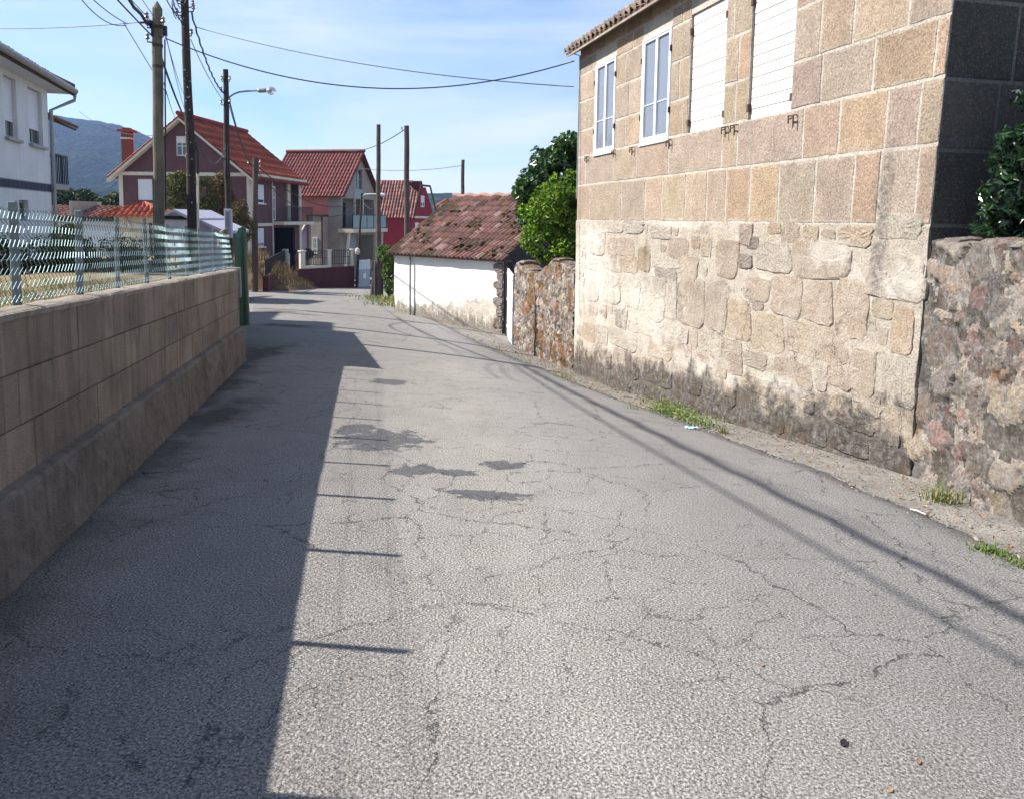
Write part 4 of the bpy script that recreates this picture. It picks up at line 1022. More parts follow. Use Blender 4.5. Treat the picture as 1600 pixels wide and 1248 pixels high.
roof(b, lm(-LL-o_, le-.02, -LD-o_), fo, LD+2*o_, fs*ch+Vector((0, 0, sh)), w2_/ch, .24, .4, .04, (.17, .085, .06), .3, lim=lambda v: (v*ch, LD+2*o_-v*ch), rr=rr, nx=4)
roof(b, lm(-LL-o_, le-.02, -LD-o_), fs, LL+2*o_, fo*ch+Vector((0, 0, sh)), w2_/ch, .24, .4, .04, (.17, .085, .06), .3, lim=lambda v: (v*ch, LL+2*o_-v*ch), rr=rr, nx=4)
for sa, da, sg in ((o_, o_, 1), (-LL-o_, o_, 1)):
    pk = lm(-LL/2, le-.02+w2_*math.tan(hr), o_-w2_); b.tube([lm(sa, le+.02, da), pk+Vector((0, 0, .06))], .10, 8, (.15, .075, .055))
b.build('roof', M['tile'], lh)
b = MB(); bx(b, lm, -LL-o_, o_, le-.16, le-.03, -LD-o_, o_-.02); b.build('soffit', M['plaster_white'], lh)
b = MB(); bx(b, lm, -LL-o_, o_, le-.19, le-.0, o_-.02, o_+.01); b.build('fascia', M['wood'], lh)
b = MB(); gut(b, [lm(-LL-o_, le-.06, o_+.05), lm(o_, le-.08, o_+.05)], .075); gut(b, [lm(o_, le-.10, o_+.05), lm(o_, le-.30, o_+.02), lm(.04, le-.62, .06), lm(.04, lz, .06)], .045)
b.build('gutter', M['zinc'], lh)
# set-back rear wing with its balcony
b = MB(); bx(b, lm, .01, 3.0, lz-.3, le-.75, -4.5, -.75); b.build('rear_wing', M['plaster_white'], lh)
b = MB(); q = [lm(-.05, le-.72, -.1), lm(3.4, le-.72, -.1), lm(3.4, le+.6, -3), lm(-.05, le+.6, -3)]
roof(b, q[0], fs, 3.4, -fo*ch+Vector((0, 0, sh)), 3.2, .24, .4, .04, (.10, .055, .045), .3, rr=rr); b.build('wing_roof', M['tile'], lh)
zz0, zz1 = LF.st(95, 290)[1], LF.st(95, 243)[1]
b = MB(); bx(b, lm, .0, 1.55, zz0-.10, zz0+.02, -.76, .05); bl = b.build('balcony', M['zinc'], lh)
railing(bl, lm, .02, 1.52, zz0+.02, zz1, .03, gap=.16, mid=False)
b = MB()
for k in range(4): b.tube([lm(1.52, zz0+.02, -.7+.2*k), lm(1.52, zz1, -.7+.2*k)], .014, 5)
b.tube([lm(1.52, zz1, -.74), lm(1.52, zz1, .03)], .018, 5); b.build('railing_return', M['iron'], bl)
# ------------------------------------------------------------------ mauve house
PC = P(390, 345, 46.0); PZ = -2.3
ph = hemp('mauve_house', 'mauve two-storey house with white trim, bright red tile roof and brick chimney', 'house', PC, PZ)
tmpF = Fr((PC.x, PC.y), 95, -1); PW_ = -tmpF.st(187, 300)[0]
GA = Fr((PC.x-tmpF.d.x*PW_, PC.y-tmpF.d.y*PW_), 95, -1); FB = Fr((PC.x, PC.y), 5, -1)
pe = (GA.st(188, 264)[1]+GA.st(388, 273)[1])/2; pa = GA.st(283, 183)[1]; pL = FB.st(470, 330)[0]
gm, fm = GA.world, FB.world
g1 = frect(GA, 275, 293, 213, 244); g2 = frect(GA, 215, 238, 280, 313)
b = MB(); facade(b, gm, [(0, PZ-.4), (PW_, PZ-.4), (PW_, pe), (PW_/2, pa), (0, pe)], [g1, g2], .12)
f1 = frect(FB, 402.5, 413, 289, 318); f2 = frect(FB, 402.5, 413, 357, 386); bal = frect(FB, 426, 466, 287, 346); por = frect(FB, 429, 461, 356, 402)
bal = (bal[0], bal[1], bal[2], pe-.25); por = (por[0], por[1], PZ-.2, por[3])
facade(b, fm, [(0, PZ-.4), (pL, PZ-.4), (pL, pe), (0, pe)], [f1, f2, bal, por], .14)
bx(b, fm, bal[0]-.05, bal[1]+.05, bal[2]-.1, bal[3]+.1, -.5, -.4)
for a in (bal[0]-.06, bal[1]+.02): bx(b, fm, a, a+.04, bal[2], bal[3], -.4, -.13)
b.poly([fm(pL, PZ-.4, 0), fm(pL, PZ-.4, -PW_), fm(pL, pe, -PW_), fm(pL, pa, -PW_/2), fm(pL, pe, 0)]); b.poly([fm(0, PZ-.4, -PW_), fm(0, pe, -PW_), fm(pL, pe, -PW_), fm(pL, PZ-.4, -PW_)])
b.build('wall', M['purple'], ph)
b = MB(); bx(b, fm, por[0]-.05, por[1]+.05, por[2], por[3]+.1, -1.9, -1.8)
for a in (por[0]-.06, por[1]+.02): bx(b, fm, a, a+.04, por[2], por[3], -1.8, -.13)
b.build('porch_recess', M['dark_in'], ph)
b = MB(); zt = pe-.02
bx(b, gm, 0, PW_, zt-.22, zt-.02, -.02, .05); bx(b, gm, -.02, .22, PZ-.2, zt-.22, -.02, .04); bx(b, gm, PW_-.12, PW_+.04, PZ-.2, zt-.22, -.04, .05)
bx(b, fm, -.04, .55, PZ-.2, zt-.2, -.04, .05); bx(b, fm, .4, pL+.3, zt-.18, zt-.02, -.02, .35)
zm = (por[3]+bal[2])/2; bx(b, fm, .56, bal[0]-.12, zm-.09, zm+.09, -.02, .05); bx(b, fm, bal[0]-.12, bal[0]-.02, PZ, zt-.2, -.02, .05); bx(b, fm, bal[1]+.05, bal[1]+.35, PZ, zt-.2, -.02, .06); bx(b, fm, pL-.18, pL+.02, PZ, zt-.2, -.02, .05)
b.build('white_trim', M['cream'], ph)
window(ph, gm, *g1, -.10, hbars=1, shutter=.35); window(ph, gm, *g2, -.10, shutter=.98, frame='white_paint')
for f_ in (f1, f2): window(ph, fm, *f_, -.08, shutter=.8, sill='white_paint', vbars=0)
dr = (bal[0]+.1, bal[0]+1.3, bal[2]+.05, bal[3]-.35); window(ph, fm, *dr, -.38, hbars=2, pane='glass_curtain', fw=.09)
b = MB(); xx = bal[1]-1.1; bx(b, fm, xx, xx+.5, bal[2]+.02, bal[3]-.1, -.42, -.3); b.build('balcony_pier', M['cream'], ph)
dr = (por[0]+.1, por[0]+.7, PZ+.6, por[3]-.15); window(ph, fm, *dr, -1.78, hbars=2, pane='glass_dark')
b = MB(); bx(b, fm, bal[0]-.15, pL+.45, bal[2]-.22, bal[2]-.02, -1.4, .75); bl = b.build('balcony', M['cream'], ph)
railing(bl, fm, bal[0]-.1, pL+.4, bal[2]-.02, bal[2]+.95, .68, gap=.15)
sl = math.hypot(PW_/2, pa-pe); ct, stn = (PW_/2)/sl, (pa-pe)/sl; ov_ = .5
b = MB(); rr = random.Random(41); gd = GA.d; fd = FB.d; rl = pL+.9
red = (.30, .068, .036)
def stripe(x, v, c, rr): k = 1.25 if int(v/.41) % 2 else .78; return tuple(q*k for q in c)
roof(b, fm(-.45, pe-ov_*stn/ct+.05, ov_), fd, rl, -FB.o*ct+Vector((0, 0, stn)), sl+ov_/ct, .26, .41, .035, red, .16, rr=rr, moss=stripe)
roof(b, fm(-.45, pe-ov_*stn/ct+.05, -PW_-ov_), fd, rl, FB.o*ct+Vector((0, 0, stn)), sl+ov_/ct, .26, .41, .035, red, .16, rr=rr, nx=4)
b.tube([fm(-.5, pa+.16, -PW_/2), fm(rl-.4, pa+.16, -PW_/2)], .13, 8, (.26, .05, .03)); b.build('roof', M['tile'], ph)
b = MB()
for sg in (0, 1):
    for k in range(2):
        a0_ = (-ov_ if sg == 0 else PW_+ov_); z0_ = pe-ov_*stn/ct-.03
        q = [gm(a0_, z0_-.22, .05), gm(a0_, z0_-.22, .43), gm(PW_/2, pa-.22, .43), gm(PW_/2, pa-.22, .05)]
    b.hexa([q[0], q[1], q[2], q[3]]+[p_+Vector((0, 0, .2)) for p_ in q])
b.build('barge_board', M['cream'], ph)
cp = P(199.5, 240, 48.5); zt = P(199.5, 207, 48.5).z; b = MB(); cw = .25
b.box(cp.x-cw, cp.x+cw, cp.y-cw, cp.y+cw, cp.z-1.6, zt, (.17, .058, .044)); b.box(cp.x-cw-.03, cp.x+cw+.03, cp.y-cw-.03, cp.y+cw+.03, zt-.42, zt-.32, (.6, .55, .48)); b.box(cp.x-cw-.16, cp.x+cw+.16, cp.y-cw-.16, cp.y+cw+.16, zt, zt+.14, (.26, .07, .05)); b.box(cp.x-cw*.8, cp.x+cw*.8, cp.y-cw*.8, cp.y+cw*.8, zt+.14, zt+.25, (.2, .06, .045))
b.build('chimney', M['tile'], ph)
b = MB(); bx(b, fm, .1, .45, .0+PZ+2.3, PZ+2.9, .05, .2); b.build('meter_box', M['zinc'], ph)
# ------------------------------------------------------------------ salmon house
KC0 = P(533, 345, 60.0); KZ = -3.0
kh = hemp('salmon_house', 'salmon and bare cement house with dark red tile roof and glass-fronted balcony', 'house', KC0, KZ)
KS = Fr((KC0.x, KC0.y), -76, 1); KG = Fr((KC0.x, KC0.y), 14, -1); km, kg = KS.world, KG.world
ke = (KS.st(530, 299)[1]+KG.st(534, 301)[1])/2; kW = KG.st(587, 320)[0]; ka = KG.st(564, 240)[1]; kL = KS.st(415, 300)[0]
b = MB(); sA = KS.st(513, 330)[0]
facade(b, km, [(sA, KZ-.3), (kL, KZ-.3), (kL, ke), (sA, ke)], [], .1); b.build('side_wall', M['salmon'], kh)
kbal = frect(KG, 534.5, 582, 312, 357); katt = frect(KG, 553, 566, 265, 296); kpor = frect(KG, 535.5, 582, 365, 408)
kbal = (.25, kW-.35, kbal[2], ke-.45); kpor = (.35, kW-.45, KZ-.2, kbal[2]-.55)
b = MB(); facade(b, kg, [(0, KZ-.3), (kW, KZ-.3), (kW, ke), (kW/2, ka), (0, ke)], [katt, kbal, kpor], .2)
facade(b, km, [(0, KZ-.3), (sA, KZ-.3), (sA, ke), (0, ke)], [], .1)
for hq, dq in ((kbal, -1.5), (kpor, -1.2)):
    bx(b, kg, hq[0], hq[1], hq[2], hq[3], dq-.1, dq); bx(b, kg, hq[0]-.1, hq[0], hq[2], hq[3], dq, -.19); bx(b, kg, hq[1], hq[1]+.1, hq[2], hq[3], dq, -.19); bx(b, kg, hq[0], hq[1], hq[2]-.12, hq[2], dq, -.19)
b.poly([kg(kW, KZ-.3, 0), kg(kW, KZ-.3, -kL), kg(kW, ke, -kL), kg(kW, ke, 0)]); b.build('gable_wall', M['cement'], kh)
window(kh, kg, *katt, -.15, frame='zinc', hbars=1)
b = MB(); bx(b, kg, katt[0], katt[1], katt[2]-.75, katt[2]-.05, -.02, .03); b.build('panel_below_window', M['zinc'], kh)
for xx, yy in ((541, 552), (554, 566)):
    h = frect(KG, xx, yy, 316, 342); window(kh, kg, h[0], h[1], kbal[2]+.05, kbal[3]-.3, -1.48, frame='wood', vbars=0)
b = MB(); bx(b, kg, -.1, kW+.1, kbal[2]-.3, kbal[2]-.02, -.2, 1.0); bl = b.build('balcony', M['cream'], kh)
b = MB(); n = 5
for i in range(n): bx(b, kg, .05+(kW-.1)*i/n+.04, .05+(kW-.1)*(i+1)/n-.04, kbal[2]+.05, kbal[2]+1.0, .92, .94)
b.build('glass_panel', M['glass_blue'], bl)
b = MB(); bx(b, kg, 0, kW, kbal[2]+1.0, kbal[2]+1.06, .9, .96)
for i in range(n+1): x = .05+(kW-.1)*i/n; bx(b, kg, x-.03, x+.03, kbal[2], kbal[2]+1.0, .9, .96)
b.build('railing', M['iron'], bl)
for a, l in ((.12, -.9), (kW-.12, .9)): b = MB(); b.tube([kg(a, kbal[2]-.3, .6), kg(a+l*.3, KZ, .3)], .12, 6); b.build('column', M['cream'], kh)
for a in (kW*.38, kW*.62): b = MB(); bx(b, kg, a-.06, a+.06, kbal[2], kbal[3], -.1, .02); b.build('column', M['cream'], kh)
ad = frect(KG, 537, 549, 373, 420); b = MB(); zt = ad[3]; cxx = (ad[0]+ad[1])/2; rw = (ad[1]-ad[0])/2
pl = [(ad[0], KZ), (ad[1], KZ)]+[(cxx+rw*math.cos(math.pi*k/10), zt-rw+rw*math.sin(math.pi*k/10)) for k in range(11)]
b.poly([kg(p_[0], p_[1], -1.14) for p_ in pl]); n = len(pl); b.add([kg(p_[0], p_[1], -1.14) for p_ in pl]+[kg(p_[0], p_[1], -1.2) for p_ in pl], [(i, (i+1) % n, n+(i+1) % n, n+i) for i in range(n)])
b.build('arched_door', M['wood'], kh)
b = MB(); h = frect(KG, 565, 576, 368, 392); bx(b, kg, h[0], h[1], h[2], h[3], -1.18, -1.1); b.build('wall_panel', M['grey_panel'], kh)
sl = math.hypot(kW/2, ka-ke); ct, stn = (kW/2)/sl, (ka-ke)/sl; b = MB(); rr = random.Random(51); dk = (.175, .056, .048)
rl = kL+.5
roof(b, km(-.45, ke-.4*stn/ct+.05, .4), KS.d, rl, -KS.o*ct+Vector((0, 0, stn)), sl+.4/ct, .27, .40, .045, dk, .2, rr=rr)
roof(b, km(-.45, ke-.4*stn/ct+.05, -kW-.4), KS.d, rl, KS.o*ct+Vector((0, 0, stn)), sl+.4/ct, .27, .4, .045, dk, .2, rr=rr, nx=4)
b.tube([km(-.5, ka+.16, -kW/2), km(rl-.5, ka+.16, -kW/2)], .13, 8, (.16, .05, .045)); b.build('roof', M['tile'], kh)
# stair block in front of the salmon house's side wall
h = frect(KS, 489, 513, 338, 420); zt = h[3]
b = MB(); bx(b, km, h[0], h[1], KZ-.2, zt, 0, .9); an = b.build('stair_block', M['cement'], kh)
b = MB()
for k in (h[0]-.02, h[1]-.1): bx(b, km, k, k+.12, KZ, zt, .88, .93)
bx(b, km, h[0]-.03, h[1]+.03, zt, zt+.09, -.02, .97); b.build('red_edging', M['maroon'], an)
w_ = frect(KS, 498, 505, 371, 396); window(an, km, *w_, .9, hbars=2)
h2 = frect(KS, 470, 489, 344, 420); b = MB(); z1_, z0_ = h2[3], h2[3]-1.6
b.hexa([km(h2[0], KZ, 0), km(h2[1], KZ, 0), km(h2[1], KZ, .8), km(h2[0], KZ, .8), km(h2[0], z1_, 0), km(h2[1], z0_, 0), km(h2[1], z0_, .8), km(h2[0], z1_, .8)]); b.build('outside_stair', M['lavender'], kh)
b = MB(); b.tube([km(h2[0], z1_-.1, .84), km(h2[1], z0_-.1, .84)], .07, 6); b.build('handrail', M['white_paint'], kh)
# ------------------------------------------------------------------ red house and the small orange house
RC0 = P(643, 345, 78.0); RZ = -4.0
rh = hemp('red_house', 'deep red house with weathered tile roof and white-framed gable window', 'house', RC0, RZ)
RS_ = Fr((RC0.x, RC0.y), -82, 1); RG = Fr((RC0.x, RC0.y), 22, -1); rm, rg_ = RS_.world, RG.world
re_ = RS_.st(625, 338)[1]; rW = RG.st(678, 330)[0]; ra = RG.st(661, 293)[1]; rL = RS_.st(560, 330)[0]
h1 = frect(RG, 657.5, 664, 306, 324); h2_ = frect(RG, 648.5, 655, 348, 363)
b = MB(); facade(b, rm, [(0, RZ-.3), (rL, RZ-.3), (rL, re_), (0, re_)], []); facade(b, rg_, [(0, RZ-.3), (rW, RZ-.3), (rW, re_), (rW*.62, ra), (rW*.38, ra), (0, re_)], [h1, h2_])
b.build('wall', M['redwall'], rh)
b = MB(); bx(b, rg_, 0, rW, re_-.18, re_+.02, -.02, .05); b.build('white_trim', M['cream'], rh)
for h in (h1, h2_): window(rh, rg_, *h, -.1, shutter=.6, fw=.12)
b = MB(); rr = random.Random(61); rt = (.19, .085, .07)
sl = math.hypot(rW/2, ra-re_+.5); ct, stn = (rW/2)/sl, (ra-re_+.5)/sl
roof(b, rm(-.4, re_-.15, .35), RS_.d, rL+.6, -RS_.o*ct+Vector((0, 0, stn)), sl+.35, .30, .45, .05, rt, .38, rr=rr, lim=lambda v: (max(0, (v-sl*.72)*1.2), rL+.6))
roof(b, rm(-.4, re_-.15, -rW-.35), RS_.d, rL+.6, RS_.o*ct+Vector((0, 0, stn)), sl+.35, .30, .45, .05, rt, .38, rr=rr, nx=4)
b.tube([rm(.5, ra+.55, -rW/2), rm(rL, ra+.55, -rW/2)], .15, 6, (.2, .1, .09)); b.build('roof', M['tile'], rh)
b = MB()
for a in (0, 1):
    p0_, p1_ = rg_((-.3 if a == 0 else rW+.3), re_-.3, .3), rg_(rW/2+(-.9 if a == 0 else .9), ra+.15, .3)
    b.tube([p0_, p1_], .10, 4)
b.tube([rg_(rW/2-.9, ra+.15, .3), rg_(rW/2+.9, ra+.15, .3)], .1, 4); b.build('barge_board', M['wood'], rh)
OC = P(684, 345, 98.0); OZ = -4.5; oh = hemp('orange_house', 'small orange house with red roof peeping over the shed roof', 'house', OC, OZ)
OG = Fr((OC.x, OC.y), 84, -1); om_ = OG.world; oW = OG.st(712, 330)[0]; oe = OG.st(686, 320)[1]; oa = OG.st(698, 311)[1]
h1 = frect(OG, 686.5, 697, 319, 333); b = MB(); facade(b, om_, [(0, OZ), (oW, OZ), (oW, oe), (oW/2, oa), (0, oe)], [h1]); b.poly([om_(0, OZ, -7), om_(oW, OZ, -7), om_(oW, oe, -7), om_(0, oe, -7)]); b.poly([om_(oW, OZ, 0), om_(oW, OZ, -7), om_(oW, oe, -7), om_(oW, oe, 0)]); b.poly([om_(0, OZ, 0), om_(0, OZ, -7), om_(0, oe, -7), om_(0, oe, 0)]); b.build('wall', M['orange'], oh)
window(oh, om_, *h1, -.1, shutter=.5, fw=.15)
b = MB(); sl = math.hypot(oW/2, oa-oe); ct, stn = (oW/2)/sl, (oa-oe)/sl; bd = Vector((-OG.o.x, -OG.o.y, 0))
roof(b, om_(oW+.5, oe-.3, .5), bd, 8, -OG.d*ct+Vector((0, 0, stn)), sl+.5, .4, .5, .05, (.26, .07, .045), .2, rr=rr); roof(b, om_(-.5, oe-.3, .5), bd, 8, OG.d*ct+Vector((0, 0, stn)), sl+.5, .4, .5, .05, (.26, .07, .045), .2, rr=rr)
b.build('roof', M['tile'], oh)
# ------------------------------------------------------------------ outbuildings behind the mesh fence
tp = P(84, 345, 40); th = hemp('long_outbuilding', 'long low outbuilding with faded brown tile roof beyond the fence', 'outbuilding', tp, -.9)
TF = Fr((tp.x-2, tp.y), 90, -1); tm = TF.world; tL = TF.st(196, 330)[0]; te = TF.st(120, 337)[1]; ta = TF.st(120, 319)[1]
b = MB(); facade(b, tm, [(0, -1.2), (tL, -1.2), (tL, te), (0, te)], []); b.poly([tm(tL, -1.2, 0), tm(tL, -1.2, -5), tm(tL, ta, -2.5), tm(tL, te, 0)]); b.build('wall', M['plaster_white'], th)
b = MB(); rr = random.Random(71); roof(b, tm(-.2, te-.05, .3), TF.d, tL+.4, (-TF.o*2.6+Vector((0, 0, ta-te))), math.hypot(2.6, ta-te), .28, .42, .04, (.21, .095, .07), .25, rr=rr)
bx(b, tm, tL*.52, tL*.52+.12, te, ta+.15, -2.7, .2, (.4, .36, .3)); b.build('roof', M['tile'], th)
b = MB(); bx(b, tm, -.2, tL+.2, te-.28, te-.12, .1, .35); b.build('fascia', M['wood'], th)
vp = P(210, 345, 31); vh = hemp('garden_pavilion', 'cream garden pavilion with bright red hipped tile roof behind the pale pole', 'pavilion', vp, -.7)
VF = Fr((vp.x, vp.y), 84, -1); vm = VF.world; v0, v1 = VF.st(183, 345)[0], VF.st(246, 345)[0]; ve = VF.st(215, 338)[1]; va = VF.st(228, 318)[1]; e0, e1 = VF.st(160, 337)[0], VF.st(268, 337)[0]
b = MB(); bx(b, vm, v0, v0+.9, -1, ve, -.3, 0); bx(b, vm, v1-.2, v1, -1, ve, -.3, 0); bx(b, vm, v0, v1, ve-.25, ve, -.3, .02); b.build('wall', M['cream'], vh)
b = MB(); bx(b, vm, v0, v1, -1, ve, -3.2, -3.0); b.build('back_wall', M['cream'], vh)
b = MB(); bx(b, vm, v0+.9, v1-.2, -1, ve-.25, -.9, -.8); b.build('dark_opening', M['wood'], vh)
b = MB(); rr = random.Random(81); rn = (e1-e0)/2; hgt_ = va-ve; s1_ = math.hypot(rn, hgt_)
roof(b, vm(e0, ve, .5), VF.d, e1-e0, -VF.o*rn+Vector((0, 0, hgt_*1.15)), s1_, .22, .36, .045, (.31, .085, .048), .2, lim=lambda v: (v/s1_*rn, (e1-e0)-v/s1_*rn), rr=rr)
roof(b, vm(e1, ve, -2*rn+.5), Vector((VF.o.x, VF.o.y, 0)), 2*rn, -VF.d*rn+Vector((0, 0, hgt_*1.15)), s1_, .22, .36, .045, (.31, .085, .048), .2, lim=lambda v: (v/s1_*rn, 2*rn-v/s1_*rn), rr=rr)
roof(b, vm(e0, ve, -2*rn+.5), Vector((VF.o.x, VF.o.y, 0)), 2*rn, VF.d*rn+Vector((0, 0, hgt_*1.15)), s1_, .22, .36, .045, (.31, .085, .048), .2, lim=lambda v: (v/s1_*rn, 2*rn-v/s1_*rn), rr=rr)
b.build('roof', M['tile'], vh)
b = MB(); q = [VF.st(193, 356), VF.st(206, 358), VF.st(197, 342)]
for i in range(3):
    (a, z), (a2, z2_) = q[i], q[(i+1) % 3]; b.tube([vm(a, z, .06), vm(a2, z2_, .06)], .07, 5)
b.build('gable_ornament', M['cream'], vh)
bp = P(300, 350, 27); bh_ = hemp('lilac_garage', 'lilac rendered garage with a low gable behind the dark poles', 'garage', bp, -.7)
BF = Fr((bp.x, bp.y), 86, -1); bm = BF.world; bs = lambda x, y: BF.st(x, y)
pA = [bs(250, 339), bs(273, 327), bs(297, 339)]; x0_, x1_ = pA[0][0], pA[2][0]
b = MB(); facade(b, bm, [(x0_, -1), (x1_, -1), (x1_, pA[2][1]-.1), (pA[1][0], pA[1][1]-.1), (x0_, pA[0][1]-.1)], [])
rx0, rx1 = bs(309, 350), bs(346, 362); b.poly([bm(x1_, -1, -.6), bm(rx1[0], -1, -.6), bm(rx1[0], bs(346, 364)[1], -.6), bm(rx0[0], bs(309, 349)[1], -.6), bm(x1_, bs(309, 349)[1], -.6)])
b.poly([bm(x1_, -1, 0), bm(x1_, -1, -4), bm(x1_, pA[2][1]-.1, -4), bm(x1_, pA[2][1]-.1, 0)]); b.build('wall', M['lavender'], bh_)
b = MB()
for (a, z), (a2, z2_) in ((pA[0], pA[1]), (pA[1], pA[2])):
    ex = .12 if a2 == pA[2][0] else 0
    b.hexa([bm(a-(.12 if a == x0_ else 0), z-.10, .12), bm(a2+ex, z2_-.10-ex*.4, .12), bm(a2+ex, z2_-.1-ex*.4, -4), bm(a-(.12 if a == x0_ else 0), z-.1, -4), bm(a-(.12 if a == x0_ else 0), z, .12), bm(a2+ex, z2_-ex*.4, .12), bm(a2+ex, z2_-ex*.4, -4), bm(a-(.12 if a == x0_ else 0), z, -4)])
(a, z), (a2, z2_) = bs(309, 347), bs(347, 364); b.hexa([bm(a, z-.05, -.4), bm(a2, z2_-.05, -.4), bm(a2, z2_-.05, -3.5), bm(a, z-.05, -3.5), bm(a, z+.05, -.4), bm(a2, z2_+.05, -.4), bm(a2, z2_+.05, -3.5), bm(a, z+.05, -3.5)])
b.build('roof', M['lavender'], bh_)
b = MB(); (a, z), (a2, z2_) = bs(250, 341), bs(297, 341); bx(b, bm, a, a2, z2_-.06, z2_+.06, .0, .06); b.build('eave_line', M['dark_in'], bh_)
window(bh_, bm, *frect(BF, 285, 292, 362, 374), .0, fw=.04, vbars=0)
# ------------------------------------------------------------------ far end of the road: walls, railings, gates
q0, q1 = hit(466, 451), hit(554, 450); gvv = q1-q0
MF = Fr((q0.x, q0.y), math.degrees(math.atan2(gvv.x, gvv.y)), -1); mm = MF.world; mL = gvv.length; mz = min(q0.z, q1.z)
mt0, mt1 = MF.st(470, 420)[1], MF.st(552, 417)[1]; mt = (mt0+mt1)/2
mw = hemp('maroon_wall', 'maroon garden wall with white piers and black railing at the end of the road', 'wall', q0, mz)
b = MB(); bx(b, mm, 0, mL, mz-.3, mt, -.2, 0, bev=.01); b.build('wall_base', M['maroon'], mw)
b = MB()
for x0, x1 in ((471, 478), (513, 518.5), (549, 553)):
    a, c = MF.st(x0, 420)[0], MF.st(x1, 420)[0]; bx(b, mm, a, c, mt, mt+.95, -.22, -.02, bev=.015); bx(b, mm, a-.04, c+.04, mt+.95, mt+1.02, -.25, .01)
bx(b, mm, MF.st(478, 418)[0], MF.st(513, 418)[0], mt, mt+.14, -.2, -.02)
b.build('pier', M['cream'], mw)
for x0, x1 in ((478, 513), (518.5, 549)): railing(mw, mm, MF.st(x0, 420)[0], MF.st(x1, 420)[0], mt+.16, mt+.98, -.12, gap=.16, mid=True)
a = MF.st(562, 440)[0]; a2 = MF.st(579, 440)[0]
gg = hemp('grey_gate', 'grey sheet gate with pale barred top beside the leaning lamp pole', 'gate', MF.world(a, 0, 0), mz)
gz1 = MF.st(570, 421)[1]; gz2 = MF.st(570, 407)[1]
b = MB(); bx(b, mm, a, a2, mz+.02, gz1, -.1, -.05); b.build('panel', M['grey_panel'], gg)
b = MB()
for k in range(5): x = a+(a2-a)*k/4; bx(b, mm, x-.04, x+.04, gz1, gz2, -.1, -.05)
bx(b, mm, a, a2, gz2-.06, gz2+.02, -.11, -.04); bx(b, mm, a, a2, gz1, gz1+.06, -.11, -.04); bx(b, mm, a, a2, gz1+.05, gz2-.06, -.085, -.075, mi=0); b.build('top_bars', M['steel_door'], gg)
b = MB(); bx(b, mm, (a+a2)/2-.12, (a+a2)/2+.12, gz1-.55, gz1-.25, -.05, -.035); b.build('notice', M['white_paint'], gg)
# mauve house front railing on its own low wall
r0, r1 = hit(424, 455), hit(450, 447); RF = Fr((r0.x, r0.y), math.degrees(math.atan2((r1-r0).x, (r1-r0).y)), -1); rmm = RF.world; rL_ = (r1-r0).length
rz0 = RF.st(436, 421)[1]; rz1 = RF.st(436, 397)[1]
rf = hemp('front_railing', 'black iron railing on a low wall before the mauve house', 'railing', r0, r0.z)
b = MB(); bx(b, rmm, -1.5, rL_-.3, min(r0.z, r1.z)-.3, rz0, -.25, 0); b.build('low_wall', M['maroon'], rf)
railing(rf, rmm, -1.5, rL_-.35, rz0+.05, rz1, -.12, gap=.14)
b = MB(); bx(b, rmm, rL_-.3, rL_+.05, min(r0.z, r1.z)-.2, rz1+.02, -.3, .06, bev=.02); bx(b, rmm, rL_+.75, rL_+1.0, min(r0.z, r1.z)-.2, rz1-.3, -.3, .06, bev=.02); b.build('pier', M['cream'], rf)
b = MB(); bx(b, rmm, rL_+.08, rL_+.72, min(r0.z, r1.z), rz1-.3, -.12, -.06); b.build('gate_leaf', M['wood'], rf)
# earth bank with dry stalks by the brown pole
bc = hit(418, 452); b = MB(); rows = []
for i in range(25):
    v = i/24; row = []
    for j in range(25):
        u = j/24; x = bc.x-2.9+5.0*u; y = bc.y-3.0+6.5*v; e = math.sin(math.pi*min(1, u*1.0+.0)*.999)**.6*math.sin(math.pi*v)**.5
        hgt = 1.9*e*(1.25-u*.85)*(1+.35*noise.noise(Vector((x*1.3, y*1.3, 2))))+.08*noise.noise(Vector((x*5, y*5, 2)))*e
        row.append((x, y, G(x, y)-.06+hgt))
    rows.append(row)
b.grid(rows); tag(b.build('dirt_bank', M['bank'], smooth=True), kind='structure')
def bankz(x, y):
    u = (x-bc.x+2.9)/5; v = (y-bc.y+3)/6.5
    if not (0 <= u <= 1 and 0 <= v <= 1): return G(x, y)
    e = math.sin(math.pi*u*.999)**.6*math.sin(math.pi*v)**.5
    return G(x, y)-.06+1.9*e*(1.25-u*.85)*(1+.35*noise.noise(Vector((x*1.3, y*1.3, 2))))
b = MB()
for i in range(2600):
    x = bc.x+R.uniform(-2.2, 1.9); y = bc.y+R.uniform(-2.4, 3); z = bankz(x, y); h = R.uniform(.15, .55)*(1 if x < bc.x+.9 else .5); a = R.uniform(0, 6.28)
    dx, dy = math.cos(a)*h*.5, math.sin(a)*h*.5
    b.add([(x-.018, y, z-.05), (x+.018, y, z-.05), (x+dx, y+dy, z+h)], [(0, 1, 2)], vary(R.choice([(.30, .19, .09), (.24, .13, .06), (.36, .26, .13), (.17, .10, .05), (.13, .14, .05)]), .25))
tag(b.build('dry_bank_grass', M['dry']), kind='stuff')
# concrete step of the gateway past the block wall
g0 = hit(378, 520)
b = MB(); b.box(-.45, .55, -1.6, 1.4, -.25, .05, bev=.03, T=lambda x, y, z: (g0.x-.35+x-.3*y*.9, g0.y-1.0+y, g0.z+z-.0)); tag(b.build('gateway_ramp', M['ramp']), kind='structure')
